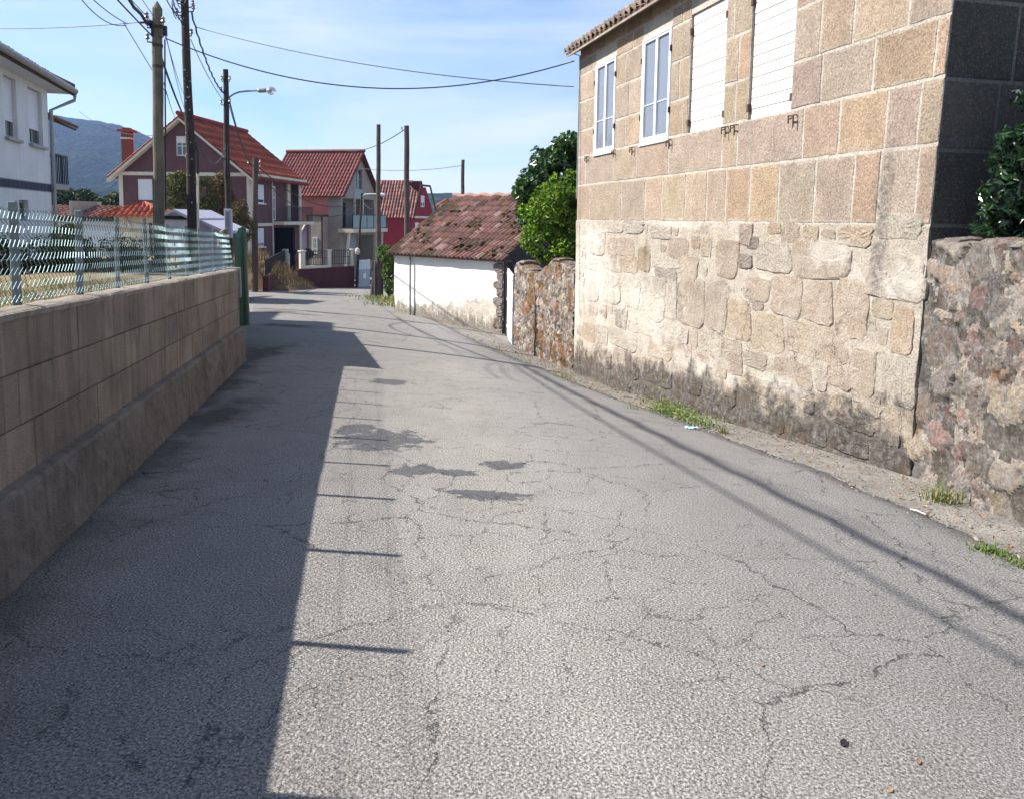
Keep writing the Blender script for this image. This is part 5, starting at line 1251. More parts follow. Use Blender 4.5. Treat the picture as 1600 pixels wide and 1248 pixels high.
# green gate post and gate leaf
gpz = hit(385, 509); gt_ = P(379, 355, gpz.y).z
gpo = thing('green_gate', 'dark green steel gate with round post at the end of the block wall', 'gate', (gpz.x, gpz.y, gpz.z), 0)
b = MB(); tpx = P(378, 355, gpz.y); b.tube([(gpz.x, gpz.y, gpz.z-.2), (tpx.x, tpx.y, gt_-.02), (tpx.x, tpx.y, gt_)], [.088, .088, .075], 14); b.build('post', M['green_paint'], gpo, smooth=False)
b = MB(); e0 = WO+WD*12.12; e1 = Vector((gpz.x-.02, gpz.y-.15, 0)); ev = e1-e0; ZF = Fr((e0.x, e0.y), math.degrees(math.atan2(ev.x, ev.y)), -1)
z0_, z1_ = yard(12)-.05, gt_-.08
bx(b, ZF.world, .0, ev.length, gpz.z+.25, z1_, -.05, 0)
for k in range(7): x = ev.length*k/6; bx(b, ZF.world, x-.03, x+.03, gpz.z+.2, z1_+.03, -.06, .02)
b.build('gate_leaf', M['green_paint'], gpo)
# ------------------------------------------------------------------ poles
def pole(name, label, p0, p1, r0, r1, mat, cat='pole', group=None, cone=0, n=14):
    p0, p1 = Vector(p0), Vector(p1); t = thing(name, label, cat, p0, 0, group)
    pts, rs = [], []
    for i in range(13):
        f = i/12; q = p0.lerp(p1, f)+Vector((noise.noise(Vector((f*4, p0.x, 1))), noise.noise(Vector((f*4, p0.x, 5))), 0))*.025
        if i == 0: q.z -= .4
        pts.append(q); rs.append((r0+(r1-r0)*f)*(1+.05*noise.noise(Vector((f*9, p0.y, 2)))))
    if cone: pts += [p1+Vector((0, 0, cone))]; rs += [.015]
    b = MB(); b.tube(pts, rs, n); b.build('shaft', M[mat], t, smooth=False); return t
def insulator(par, p, d, bracket=.16, mat='rust'):
    p, d = Vector(p), Vector(d).normalized(); b = MB(); b.tube([p, p+d*bracket, p+d*bracket+Vector((0, 0, .05))], .014, 6); br = b.build('bracket', M['rust'], par)
    q = p+d*bracket+Vector((0, 0, .05)); b = MB(); b.tube([q, q+Vector((0, 0, .02)), q+Vector((0, 0, .05)), q+Vector((0, 0, .08)), q+Vector((0, 0, .11))], [.03, .045, .025, .04, .015], 8); b.build('insulator', M['ceramic'], br)
PG = 'wooden poles carrying the wires along the road'
y1 = 15.5; A = P(247, 345, y1); T1 = P(245.5, 14, y1)
p1 = pole('utility_pole', 'thick pale weathered pole with pointed top, nearest of the poles behind the mesh fence', (A.x, A.y, yard(y1)), T1, .108, .092, 'pole_pale', group=PG, cone=.13)
for px, py, dx in ((235, 35, -1), (236, 68, -1), (257, 42, 1), (257, 60, 1), (236, 46, -1)):
    q = P(px+(9 if dx < 0 else -9), py, y1); insulator(p1, (q.x, q.y-.05, q.z), (dx, -.4, 0), .14)
b = MB(); q = P(233, 36, y1-.2); b.box(-.16, .06, -.025, .025, -.012, .015, T=lambda x, y, z: (q.x+x, q.y+y, q.z+z)); b.box(-.01, .03, -.03, .03, -.24, .02, T=lambda x, y, z: (q.x+x+.05, q.y+y, q.z+z))
b.build('clamp_box', M['rubber'], p1); b = MB(); q2 = P(258, 48, y1-.15); b.box(-.03, .03, -.03, .03, -.10, .08, T=lambda x, y, z: (q2.x+x, q2.y+y, q2.z+z)); b.build('clamp_box', M['rubber'], p1)
b = MB()
for zf in (.78, .86, .93): q = Vector((A.x, A.y, yard(y1))).lerp(T1, zf); b.tube([q-Vector((0, 0, .03)), q+Vector((0, 0, .03))], .100, 14)
b.build('steel_band', M['rust'], p1)
b = MB(); b.tube([P(257.5, 62, y1-.1), P(258.5, 200, y1-.1), P(259, 330, y1-.1)], .014, 6); b.build('down_cable', M['rubber'], p1)
y2 = 19.0; A2 = P(302, 372, y2); T2 = P(287.5, -30, y2)
p2 = pole('utility_pole', 'tall black tarred pole dotted with nails, leaning left, second behind the fence', (A2.x, A2.y, yard(y2)), T2, .115, .085, 'pole_dark', group=PG)
b = MB()
rr = random.Random(3)
for i in range(46):
    f = rr.random()**.8; q = Vector((A2.x, A2.y, yard(y2))).lerp(T2, f); a = rr.uniform(3.3, 6.1); rd = .113-.03*f; b.ball((q.x+math.cos(a)*rd, q.y+math.sin(a)*rd, q.z), rr.uniform(.008, .02), 6, c=(.5, .47, .42))
b.build('nail_head', M['litter'], p2)
for px, py, dx in ((299, 13, 1), (300, 20, 1), (297, 58, 1), (285, 8, -1), (284, 26, -1)):
    q = P(px-6*dx, py, y2); insulator(p2, (q.x, q.y-.05, q.z), (dx, -.3, 0), .17)
b = MB()
for k, (cx_, cy_, rx_) in enumerate(((276, 10, .10), (280, 6, .13), (278, 18, .12), (283, 2, .1))):
    c_ = P(cx_, cy_, y2-.1); b.tube([c_+Vector((rx_*math.cos(t), .05*math.sin(2*t), rx_*1.6*math.sin(t))) for t in [i*.42+k for i in range(14)]], .010, 5)
b.build('cable_coil', M['rubber'], p2)
b = MB(); b.tube([P(309.5, 372, y2-.1), P(309, 271, y2-.1)], .030, 8); b.build('white_conduit', M['cream'], p2)
b = MB(); b.tube([P(309, 272, y2-.1), P(308, 238, y2-.1), P(304, 222, y2-.12)], .035, 8); b.build('dark_conduit', M['rubber'], p2)
y3 = 24.0; A3 = P(357.5, 375, y3); T3 = P(352.5, 109, y3)
p3 = pole('street_lamp', 'dark wooden pole with curved lamp arm and pale meter box', (A3.x, A3.y, yard(y3)-.2), T3, .10, .075, 'pole_dark', cat='street lamp')
b = MB(); arm = [P(355, 156, y3), P(360, 151, y3), P(366, 147, y3), P(374, 144.2, y3), P(384, 143, y3), P(404, 141.8, y3)]; b.tube(arm, .026, 8); b.build('lamp_arm', M['zinc'], p3)
b = MB(); b.tube([P(403, 142, y3), P(405, 142, y3), P(414.5, 141.5, y3), P(416.5, 141.5, y3)], [.05, .065, .065, .055], 10); hd = b.build('lamp_head', M['zinc'], p3)
b = MB(); gp_ = P(423.6, 142.2, y3); b.ball(gp_, .135, 16, (1.05, 1, .9)); b.build('globe', M['globe'], hd, smooth=True)
b = MB(); b.tube([gp_+Vector((.143*math.cos(t), .136*math.sin(t), 0)) for t in [k*.3 for k in range(22)]], .009, 5); b.ball(gp_+Vector((-.03, 0, 0)), .05, 8, c=(1, 1, 1)); b.build('lamp_rim', M['zinc'], hd)
b = MB(); q = P(358, 372, y3-.12); zt = P(357, 327, y3-.12).z; b.box(-.10, .10, -.09, .06, 0, zt-q.z, bev=.012, T=lambda x, y, z: (q.x+x-.006*z, q.y+y, q.z+z)); mb_ = b.build('meter_box', M['lavender'], p3)
b = MB(); b.box(-.06, .06, -.108, -.09, .55, 1.0, bev=.008, T=lambda x, y, z: (q.x+x-.006*z, q.y+y, q.z+z-.2)); b.build('cover_plate', M['zinc'], mb_)
for px, py, dx in ((350, 128, -1), (358, 128, 1), (349, 145, -1), (349, 165, -1), (358, 163, 1)):
    qq = P(px-3*dx, py, y3); insulator(p3, (qq.x, qq.y-.05, qq.z), (dx, -.2, 0), .1)
b = MB(); b.tube([P(354, 225, y3-.1), P(353, 275, y3-.1)], .05, 6); b.build('cable_joint', M['rubber'], p3)
h4 = hit(398, 457); T4 = P(399, 247, h4.y)
p4_ = pole('utility_pole', 'brown pole standing on the earth bank in front of the mauve house', h4, T4, .15, .115, 'pole_brown', group=PG)
for py, dx in ((256, 1), (264, 1), (272, 1), (258, -1)):
    qq = P(399+2*dx, py, h4.y); insulator(p4_, (qq.x, qq.y-.1, qq.z), (dx, -.3, 0), .22)
h5 = hit(591, 464); T5 = P(591.5, 195, h5.y)
p5_ = pole('utility_pole', 'slim dark pole beside the grass verge left of the white shed', h5, T5, .125, .09, 'pole_brown', group=PG)
b = MB(); b.box(-.03, .03, -.03, .03, 0, 1.6, T=lambda x, y, z: (h5.x-.16+x, h5.y-.1+y, h5.z+z)); b.build('conduit', M['zinc'], p5_)
A6 = P(637, 380, 40); T6 = P(635, 197, 40)
p6_ = pole('utility_pole', 'stout grey-brown pole rising behind the far end of the shed roof', (A6.x, A6.y, -2), T6, .15, .125, 'pole_brown', group=PG)
qq = P(632, 204, 40); insulator(p6_, (qq.x, qq.y-.1, qq.z), (-1, -.2, 0), .12)
A7 = P(722.5, 330, 52); T7 = P(723.5, 250, 52)
pole('utility_pole', 'distant grey pole rising above the shed ridge, right of the others', (A7.x, A7.y, -2.5), T7, .14, .11, 'pole_brown', group=PG)
A8 = hit(558.5, 450); T8 = P(565.5, 302, A8.y-.3)
p8 = pole('street_lamp', 'thin dark leaning lamp pole in front of the salmon house', (A8.x, A8.y-.3, A8.z), T8, .085, .06, 'pole_dark', cat='street lamp')
b = MB(); y8 = A8.y-.3; b.tube([P(565, 308, y8), P(570, 304, y8), P(580, 303.2, y8), P(587, 303.6, y8)], .035, 6); b.build('lamp_arm', M['white_paint'], p8)
b = MB(); b.ball(P(596, 304.5, y8), .16, 10, (1.5, 1, .6)); b.tube([P(587, 303.6, y8), P(593, 304.2, y8)], [.05, .10], 8); b.build('lamp_head', M['white_paint'], p8)
b = MB(); q = P(559, 393, y8); b.ball(q+Vector((0, -.1, 0)), .15, 8, (1, .6, 1.5)); b.build('junction_box', M['cream'], p8)
# leaning timber by the slim pole
h9 = hit(583, 463); b = MB(); t9 = P(584, 408, h9.y-.1)
b.tube([h9-Vector((0, 0, .2)), h9.lerp(t9, .5)+Vector((.06, 0, 0)), t9], [.16, .15, .13], 9); b.box(-.1, .1, -.06, .06, 0, 1.7, T=lambda x, y, z: (h9.x+x+.32, h9.y+.25+y, h9.z-.2+z))
tag(b.build('timber_post', M['wood']), 'short dark timber stump leaning against the slim pole at the bend', 'post')
# ------------------------------------------------------------------ overhead cables
CG = 'overhead wires strung between the poles'
def cable(label, a, b_, sag, r=.010, mat='rubber', n=26, twist=0, mid=None):
    a, b_ = Vector(a), Vector(b_); pts = []
    for i in range(n+1):
        f = i/n; q = a.lerp(b_, f); q.z -= 4*sag*f*(1-f)
        if twist: q += Vector((math.cos(i*1.7), 0, math.sin(i*1.7)))*twist
        pts.append(q)
    b = MB(); b.tube(pts, r, 6); return tag(b.build('overhead_cable', M[mat], smooth=True), label, 'cable', CG)
K1 = P(237, 44, y1)
cable('thick twisted bundle of black cables coming in from the upper left to the pale pole', K1, (-3.4, 1.2, 5.75), .12, .030, twist=.012, n=60)
cable('second black cable under the thick bundle at the upper left of the pale pole', P(237, 56, y1), (-3.5, 1.0, 5.5), .16, .014)
cable('thin wire highest at the upper left, ending near the top of the pale pole', P(240, 26, y1), (-4.1, 3.4, 6.6), .1, .007)
cable('thin wire ending just below the pale pole point from the upper left', P(237, 34, y1), (-4.9, 4.6, 6.3), .18, .007)
cable('slack wire from the upper left reaching the left arm of the pale pole', P(200, 38, y1-.3), P(130, -15, y1-3), .05, .008)
cable('slack lower wire from the upper left joining the level service wire', P(197, 40, y1-.3), P(118, -12, y1-3), .16, .008)
cable('level service wire crossing from the left edge to the pale pole', P(-60, 44, 17.2), P(232, 34, y1), .06, .008)
cable('wire running down past the left bracket and behind the pale pole', P(193, 36, y1-.2), P(262, 150, y1+2), .0, .008)
cable('heavy cable dropping from the pale pole behind the black pole', P(252, 90, y1+.1), P(300, 205, y3+1), .15, .022)
cable('left thin wire of the pair falling from the pale pole towards the mauve house', P(258, 50, y1), P(300, 190, 46), .5, .008, 'cable_grey')
cable('right thin wire of the pair falling from the pale pole towards the mauve house', P(259, 58, y1), P(296, 160, 40), .3, .008, 'cable_grey')
cable('faint wire low between the pale pole and the mauve house ridge', P(256, 130, y1+.3), P(280, 188, 46), .3, .009, 'cable_grey')
cable('long wire spanning the road from the pale pole, ending higher on the granite house corner', P(258, 60, y1), SH.world(SL, SH.st(906, 97)[1], .12), .70, .012)
cable('wire spanning the road from beside the black pole, ending lower on the granite house', P(307, 43, y2+1), SH.world(SL, SH.st(905, 137)[1], .12), .22, .010)
cable('thick wavy cable from the black pole down to the lamp pole', P(299, 20, y2), P(349, 145, y3), .30, .020, twist=.012, n=40)
cable('thin wire under the wavy cable from the black pole to the lamp pole', P(298, 62, y2), P(349, 157, y3), .12, .010)
cable('left cable rising from the black pole out of the top of the view', P(286, 36, y2), P(246, -30, y2-4), .1, .012)
cable('right cable rising from the black pole out of the top of the view', P(287, 44, y2), P(262, -25, y2-3.5), .06, .010)
cable('loop of dark cable slung low between the black pole and the lamp pole', P(305, 212, y2), P(352, 232, y3), .55, .016)
cable('black cable dropping from the lamp pole to the brown pole', P(357, 152, y3), P(399, 262, h4.y), .5, .022, n=40)
cable('thin wire beside the dropping cable between the lamp pole and the brown pole', P(358, 165, y3), P(399, 268, h4.y), .35, .010)
cable('sagging cable from the brown pole across the mauve house to the leaning lamp pole', P(401, 258, h4.y), P(565, 313, y8), 1.0, .022)
cable('lower sagging cable from the brown pole to the leaning lamp pole', P(401, 268, h4.y), P(565, 318, y8), 1.35, .018)
cable('wire rising from the salmon house ridge to the stout grey-brown pole', P(540, 236, 58), P(632, 203, 40), .35, .022)
cable('faint wire running level behind the two right poles to the distant pole', P(560, 263, 60), P(722, 259, 52), .25, .018, 'cable_grey')
cable('low wire from the slim pole to the leaning lamp pole', P(590, 322, h5.y), P(566, 312, y8), .3, .018)
cable('thin wire from the rear wing of the white house towards the pale pole', lm(3.2, LF.st(108, 178)[1]+.2, 0), P(246, 212, y1+.2), .2, .006, 'cable_grey')
# ------------------------------------------------------------------ plants
def leafc(b, p, l, wd, nrm, rr, c):
    nrm = nrm.normalized(); t = nrm.orthogonal().normalized(); a = rr.uniform(0, 6.28); s_ = nrm.cross(t); u = t*math.cos(a)+s_*math.sin(a); v = nrm.cross(u)
    f = nrm*(-.18*l)
    b.add([p-u*l*.5, p+v*wd*.5+nrm*.10*l, p+u*l*.5+f, p-v*wd*.5+nrm*.10*l], [(0, 1, 2), (0, 2, 3)], c)
def crown(b, blobs, n, l, wd, cols, seed, fill=.55, clump=1.6, thr=-.15, up=.35):
    rr = random.Random(seed); vol = [bl[1][0]*bl[1][1]*bl[1][2] for bl in blobs]; k = 0; guard = 0
    while k < n and guard < n*8:
        guard += 1
        c, r = rr.choices(blobs, [v**.67 for v in vol])[0]
        d = Vector((rr.gauss(0, 1), rr.gauss(0, 1), rr.gauss(0, 1))).normalized(); f = fill+(1-fill)*rr.random()**.6
        f *= 1+.16*noise.noise(Vector((d.x*2.2+c[0], d.y*2.2, d.z*2.2+seed)))
        p = Vector((c[0]+d.x*r[0]*f, c[1]+d.y*r[1]*f, c[2]+d.z*r[2]*f))
        if noise.noise(p*clump+Vector((seed, 0, 0))) < thr: continue
        nr = d*.7+Vector((0, 0, up))+Vector((rr.gauss(0, .55), rr.gauss(0, .55), rr.gauss(0, .55)))
        s_ = rr.uniform(.65, 1.25); leafc(b, p, l*s_, wd*s_, nr, rr, vary(rr.choice(cols), .25, .08, rr)); k += 1
def limbs(b, root, blobs, r, rr, per=3):
    root = Vector(root)
    for c, rad in blobs:
        for k in range(per):
            e = Vector(c)+Vector((rr.uniform(-.5, .5)*rad[0], rr.uniform(-.5, .5)*rad[1], rr.uniform(-.3, .6)*rad[2])); m_ = root.lerp(e, .5)+Vector((rr.uniform(-.1, .1), rr.uniform(-.1, .1), .1))*rad[0]
            b.tube([root, m_, e], [r, r*.6, r*.2], 6)
def tree(name, label, cat, root, blobs, n, l, wd, cols, seed, mat, trunk_r=.08, group=None, **kw):
    root = Vector(root); t = thing(name, label, cat, root, 0, group); rr = random.Random(seed)
    b = MB(); mid = root+Vector((0, 0, max(.3, (blobs[0][0][2]-root.z)*.5))); b.tube([root-Vector((0, 0, .3)), root.lerp(mid, .5)+Vector((.02, .02, 0)), mid], [trunk_r*1.3, trunk_r, trunk_r*.8], 8); limbs(b, mid, blobs, trunk_r*.6, rr)
    b.build('trunk', M['bark'], t)
    b = MB(); crown(b, blobs, n, l, wd, cols, seed, **kw); b.build('crown', M[mat], t); return t
def B(x, y, Y, rx, ry=None, rz=None):
    p = P(x, y, Y); k = Y/F; return ((p.x, p.y, p.z), (rx*k, (ry or rx)*k, (rz or rx)*k))
def rt(x, Y, z): p = P(x, 345, Y); return (p.x, p.y, z)
tree('citrus_tree', 'bright green leafy tree leaning over the orange-stained rubble wall', 'tree', (1.55, 18.2, G(1.5, 18.2)+.3),
     [B(862, 330, 17.9, 44, 46, 44), B(848, 372, 17.9, 36, 40, 34), B(880, 392, 17.7, 34, 40, 34), B(885, 300, 18, 34, 34, 36), B(836, 325, 18, 26, 30, 26), B(858, 402, 17.8, 22, 30, 18), B(905, 345, 18, 40, 50, 60)],
     8600, .125, .058, [(.13, .22, .016), (.10, .19, .016), (.17, .27, .022), (.05, .11, .014), (.22, .31, .04)], 3, 'leaf', .06, thr=-.10, clump=2.6)
tree('broadleaf_tree', 'dense dark tree behind the bright green one by the granite house corner', 'tree', (2.0, 21.5, G(1, 21.5)+.3),
     [B(868, 268, 21.2, 44, 50, 46), B(840, 292, 21.2, 36, 40, 34), B(893, 240, 21.2, 34, 44, 34), B(910, 285, 21.5, 60, 60, 70), B(820, 300, 21, 20, 26, 20), B(850, 330, 21.3, 46, 46, 40)],
     7000, .18, .10, [(.040, .092, .022), (.030, .070, .020), (.055, .115, .028), (.075, .135, .035)], 8, 'leaf_gloss', .09, thr=-.2, clump=2.0)
tree('laurel_bush', 'dark glossy laurel bush behind the garden wall at the right edge', 'bush', (4.3, 6.2, -.2),
     [((3.98, 6.10, 1.9), (.48, .30, .46)), ((4.06, 6.08, 2.3), (.44, .30, .42)), ((4.25, 6.05, 2.6), (.42, .32, .40)), ((3.92, 6.12, 1.62), (.42, .28, .2)), ((4.4, 6.0, 2.0), (.5, .4, .6))],
     6500, .085, .036, [(.012, .034, .012), (.018, .046, .016), (.026, .062, .020), (.010, .026, .010)], 12, 'leaf_gloss', .04, thr=-.2, clump=3.5, fill=.25)
HG = 'shrubs in front of the mauve house'
def shrub(label, x, y0, y1_, Y, rx, cols, seed, n=1500, l=.16):
    p = P(x, 345, Y); z0 = P(x, y1_, Y).z; k = Y/F; hh = (y1_-y0)*k
    tree('shrub', label, 'shrub', (p.x, p.y, z0-.5), [((p.x, p.y, z0+hh*.32), (rx*k, rx*k, hh*.36)), ((p.x-.15*rx*k, p.y, z0+hh*.62), (rx*k*.75, rx*k*.8, hh*.34)), ((p.x+.1*rx*k, p.y, z0+hh*.84), (rx*k*.4, rx*k*.5, hh*.17))], n, l, l*.5, cols, seed, 'leaf_far', .05, HG, thr=-.25, clump=1.8)
gr = [(.08, .11, .028), (.13, .13, .038), (.05, .07, .02), (.18, .15, .06), (.10, .08, .03)]; br = [(.15, .082, .035), (.20, .115, .045), (.11, .06, .03), (.10, .09, .03)]
shrub('green shrub against the mauve gable, between the pale pole and the black pole', 282, 268, 345, 38, 34, gr, 5, 3400)
shrub('olive upright shrub just right of the black pole', 322, 274, 352, 37, 22, [(.085, .095, .026), (.11, .10, .032), (.06, .065, .02)], 6)
shrub('rust-brown withering shrub left of the lamp pole', 348, 270, 352, 38.5, 26, br, 7, 2600)
shrub('low brown-green shrub between the lamp pole and the green gate post', 376, 312, 378, 36, 22, br+[(.07, .09, .025)], 9, 1700)
shrub('yellow-green bush in the yard close behind the mesh fence', 103, 345, 400, 13.5, 24, [(.16, .17, .03), (.11, .13, .03), (.20, .17, .05)], 10, 1400, .06)
shrub('dark bush in the yard below the yellow-green one', 122, 362, 438, 15, 34, [(.02, .028, .014), (.03, .04, .02)], 11, 1500, .08)
FG = 'trees far behind the long outbuilding'
for i, (x, y, rx, lab) in enumerate(((100, 311, 24, 'rounded dark green tree beyond the long outbuilding, next to the white house'), (132, 314, 22, 'dense dark tree in the middle of the row beyond the long outbuilding'), (160, 318, 18, 'lower olive green tree beyond the outbuilding, close to the mauve house'), (182, 318, 16, 'small light green tree touching the left side of the mauve house'))):
    Y = 72; p = P(x, y, Y); k = Y/F; c_ = [(.030, .055, .020), (.022, .045, .016), (.050, .075, .024)] if i < 2 else [(.06, .085, .026), (.085, .10, .03), (.04, .06, .02)]
    tree('far_tree', lab, 'tree', (p.x, p.y, -2.5), [((p.x, p.y, p.z), (rx*k, rx*k, 18*k)), ((p.x-rx*k*.5, p.y, p.z-4*k), (rx*k*.6, rx*k*.7, 14*k)), ((p.x+rx*k*.5, p.y, p.z-5*k), (rx*k*.6, rx*k*.7, 14*k)), ((p.x, p.y, p.z-18*k), (rx*k, rx*k, 16*k))], 1300, .42, .26, c_, 20+i, 'leaf_far', .2, FG, thr=-.2, clump=.7)
vv = hit(606, 468)
tree('vine_bush', 'light green creeper bush between the slim pole and the white shed', 'bush', (vv.x, vv.y+.2, vv.z), [B(606, 400, 33, 12, 14, 16), B(608, 425, 33, 11, 14, 22), B(600, 395, 34, 12, 12, 12), B(609, 448, 32.5, 8, 10, 14)], 1900, .14, .09, [(.085, .15, .03), (.06, .11, .024), (.12, .18, .045), (.04, .07, .02)], 33, 'leaf_far', .04, thr=-.25, clump=1.5)
dd = P(478, 395, 48)
tree('dark_bush', 'dark clipped bush behind the left pier of the maroon wall', 'bush', (dd.x, dd.y, -2.4), [((dd.x, dd.y, dd.z-.1), (.5, .5, .35)), ((dd.x-.5, dd.y, dd.z-.5), (.4, .4, .7))], 700, .14, .08, [(.014, .022, .012), (.02, .032, .016)], 34, 'leaf_far', .04)
# low dark hedge in the yard
hx, hy = -7.2, 10.6; t = thing('low_hedge', 'low dark hedge across the yard in front of the white house', 'hedge', (hx, hy, yard(hy)), 0)
hb = [((hx-3.2+.75*i, hy+.35*i-.6, yard(hy)+.16), (.55, .4, .36+.05*(i % 2))) for i in range(7)]
b = MB(); rr = random.Random(91)
for c_, r_ in hb: b.tube([(c_[0], c_[1], c_[2]-.25), (c_[0]+.05, c_[1], c_[2]+.1)], [.03, .015], 6)
b.build('stem', M['bark'], t); b = MB(); crown(b, hb, 12000, .07, .035, [(.016, .024, .014), (.024, .034, .018), (.012, .018, .012)], 92, thr=-.5, fill=.1); b.build('foliage', M['leaf_far'], t)
# grass, weeds, litter along the foot of the right-hand walls
def blades(b, x, y, n, h, spread, cols, rr, wd=.0035, flop=.75):
    for i in range(n):
        px, py = x+rr.gauss(0, spread), y+rr.gauss(0, spread); z = G(px, py)-.03; hh = h*rr.uniform(.5, 1.2); a = rr.uniform(0, 6.28); dx, dy = math.cos(a)*hh*flop, math.sin(a)*hh*flop; c = vary(rr.choice(cols), .2, .06, rr)
        ox, oy = -math.sin(a)*wd, math.cos(a)*wd; m_ = (px+dx*.4, py+dy*.4, z+hh*.7)
        b.add([(px-ox, py-oy, z), (px+ox, py+oy, z), (m_[0]+ox*.8, m_[1]+oy*.8, m_[2]), (m_[0]-ox*.8, m_[1]-oy*.8, m_[2]), (px+dx, py+dy, z+hh*.9)], [(0, 1, 2, 3), (3, 2, 4)], c)
rr = random.Random(77); GR = [(.09, .16, .03), (.13, .20, .045), (.06, .11, .025), (.22, .22, .08)]; DR = [(.33, .26, .13), (.25, .19, .10), (.15, .14, .05)]
b = MB()
for px, py, n in ((1028, 638, 130), (1048, 645, 170), (1068, 652, 170), (1090, 660, 130), (1040, 632, 90), (1062, 640, 90), (1108, 664, 50)):
    h = hit(px, py)
    for k in range(n):
        p = Vector((h.x+rr.gauss(0, .13), h.y+rr.gauss(0, .16), 0)); p.z = G(p.x, p.y)+rr.uniform(-.02, .10); leafc(b, p, rr.uniform(.025, .05), .022, Vector((rr.gauss(0, .5), rr.gauss(0, .5), 1)), rr, vary(rr.choice(GR[:3]+[(.16, .20, .05), (.30, .27, .08)]), .25, .08, rr))
    blades(b, h.x, h.y, n//3, .11, .13, GR, rr)
tag(b.build('weed_patch', M['grass']), 'spreading patch of green weeds at the foot of the granite house', 'weeds', 'weeds along the right-hand walls')
for lab, px, py, n, h_, sp, cl in (('grass tuft at the corner where the garden wall meets the granite house', 1472, 778, 130, .12, .06, GR+DR[:1]), ('fresh green grass creeping over the asphalt edge at the right side', 1545, 862, 260, .07, .055, GR), ('fresh green grass at the right edge, lowest of the roadside tufts', 1590, 882, 200, .07, .07, GR), ('small dry-green tuft right of the weed patch', 1130, 672, 35, .10, .03, GR+DR), ('little dry tuft left of the weed patch', 990, 640, 30, .10, .04, DR+GR[:1]), ('yellowish tuft at the foot of the far corner of the granite house', 884, 590, 50, .14, .08, DR+GR[:1]), ('orange flowering dry plant at the right edge under the garden wall', 1592, 775, 60, .16, .05, DR+[(.45, .24, .03), (.40, .30, .05)])):
    h = hit(px, py); b = MB(); blades(b, h.x, h.y, n, h_, sp, cl, rr)
    tag(b.build('grass_tuft', M['grass']), lab, 'weeds', 'weeds along the right-hand walls')
b = MB()
for px, py, n in ((605, 468, 260), (598, 472, 160), (612, 478, 200), (590, 465, 120)):
    h = hit(px, py); blades(b, h.x, h.y, n, .16, .55, GR+DR, rr, .02)
tag(b.build('grass_verge', M['grass']), 'small grassy verge at the foot of the slim pole beside the shed', 'grass')
b = MB()     # dry leaves and crumbs swept against the walls
for i in range(2600):
    Y = rr.uniform(3.0, 27); xr = XR(Y); wx = (3.4 if Y < 6.4 else 3.4-.248*(Y-6.4) if Y < 15.2 else 1.2-.225*(Y-15.2) if Y < 20.4 else N0.x+(F0.x-N0.x)*(Y-N0.y)/(F0.y-N0.y))
    f = rr.random()**.7; x = xr-.1+(wx-xr+.05)*f+rr.gauss(0, .04); s_ = rr.uniform(.012, .04)*(1 if Y < 10 else 1.4)
    p = Vector((x, Y, G(x, Y)+.0+rr.uniform(-.02, .012))); leafc(b, p, s_, s_*.5, Vector((rr.gauss(0, .4), rr.gauss(0, .4), 1)), rr, vary(rr.choice([(.22, .15, .09), (.30, .22, .13), (.16, .10, .06), (.26, .21, .14), (.20, .185, .16), (.20, .09, .045)]), .25, .08, rr))
for i in range(260):
    Y = rr.uniform(2.2, 22); x = rr.uniform(XL(Y)+.1, XR(Y)); s_ = rr.uniform(.006, .016); p = Vector((x, Y, G(x, Y)+.014)); leafc(b, p, s_, s_*.6, Vector((rr.gauss(0, .3), rr.gauss(0, .3), 1)), rr, vary(rr.choice([(.06, .05, .045), (.22, .14, .08), (.3, .27, .23)]), .2, .05, rr))
tag(b.build('leaf_litter', M['litter']), kind='stuff')
b = MB()
for i in range(420):
    Y = rr.uniform(2.5, 26); xr = XR(Y); x = xr+rr.gauss(.06, .10); s_ = rr.uniform(.006, .02); b.ball((x, Y, G(x, Y)+.0), s_, 5, (1, 1.2, .7), vary((.16, .15, .135), .3, .04, rr))
tag(b.build('loose_grit', M['litter']), kind='stuff')
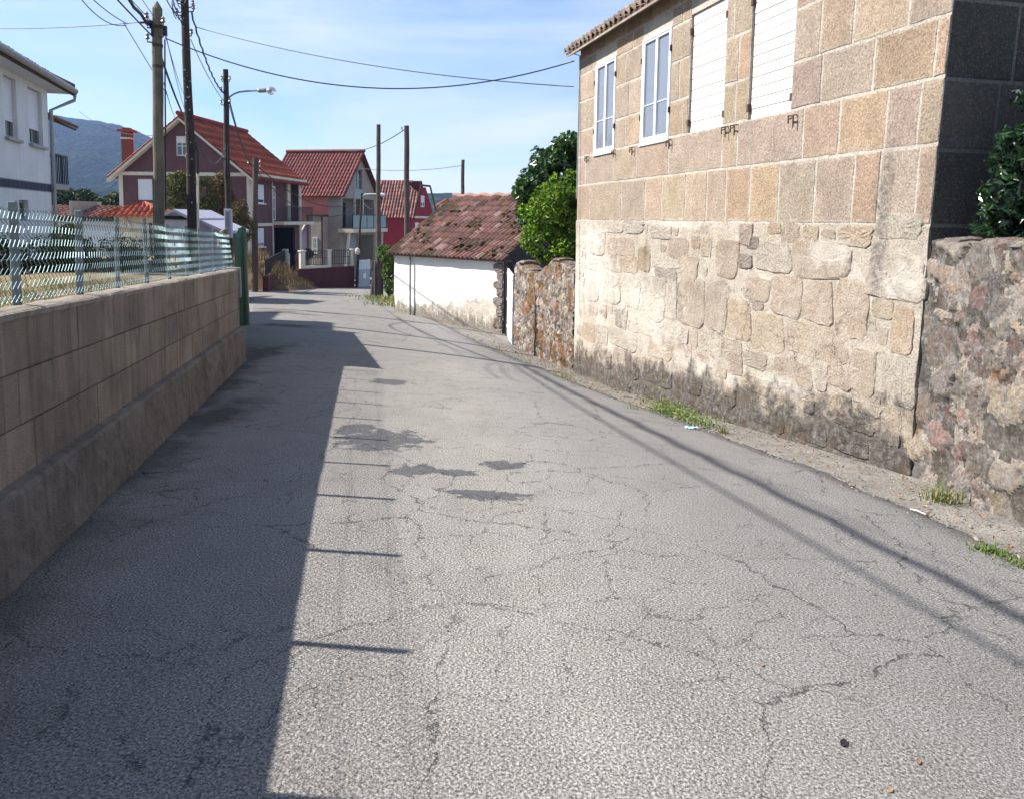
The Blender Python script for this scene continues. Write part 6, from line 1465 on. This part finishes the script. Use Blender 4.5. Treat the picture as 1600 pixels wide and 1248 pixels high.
LGp = 'leaves fallen on the asphalt'
for lab, px, py, c, s_ in (('dark shrivelled leaf on the asphalt in the lower right', 1318, 1166, (.018, .013, .016), .034), ('orange leaf lying alone on the right half of the road', 1191, 1043, (.26, .16, .08), .018), ('rusty leaf near the bottom right corner of the road', 1435, 1196, (.20, .10, .05), .020), ('orange-yellow leaf at the very bottom of the road', 1391, 1240, (.27, .17, .09), .020)):
    h = hit(px, py); b = MB(); rows = []
    for i in range(5):
        t = i/4; wd = s_*.42*math.sin(math.pi*(t*.9+.08)); rows.append([(h.x+(t-.5)*s_*.9+u*wd*.3, h.y+(t-.5)*s_*.9-u*wd, h.z+.014+.25*abs(u)*wd+.25*s_*(t-.5)**2) for u in (-1, -.4, .4, 1)])
    b.grid(rows, c); tag(b.build('fallen_leaf', M['litter']), lab, 'leaf', LGp)
h = hit(1080, 671); b = MB(); rows = []
for i in range(8): rows.append([(h.x-.07+.02*i, h.y-.03+.012*j, G(h.x, h.y)+.02+.02*noise.noise(Vector((i*.9, j*.9, 1)))+.012*((i+j) % 2)) for j in range(7)])
b.grid(rows, (.34, .50, .47)); tag(b.build('crumpled_wrapper', M['litter']), 'crumpled pale teal scrap of plastic below the weed patch', 'litter')
h = hit(1422, 798); h2 = hit(1446, 806); b = MB(); b.tube([h+Vector((0, 0, .015)), h.lerp(h2, .5)+Vector((0, .01, .02)), h2+Vector((0, 0, .015))], .004, 6, (.8, .8, .8)); tag(b.build('white_straw', M['litter']), 'white drinking straw on the dirt edge below the house corner', 'litter')
b = MB(); q = P(349, 366, 22.5); b.ball((q.x, q.y, q.z), .10, 12, (1.25, .8, 1.25), (.17, .12, .09)); b.ball((q.x+.07, q.y-.03, q.z+.10), .07, 10, (1.2, .8, .9), (.20, .15, .11)); b.tube([(q.x-.08, q.y, q.z-.35), (q.x-.03, q.y, q.z)], [.10, .11], 8, (.15, .11, .085))
tag(b.build('weathered_stump', M['litter'], smooth=True), 'small brown rounded stump behind the fence beside the lamp pole', 'stump')
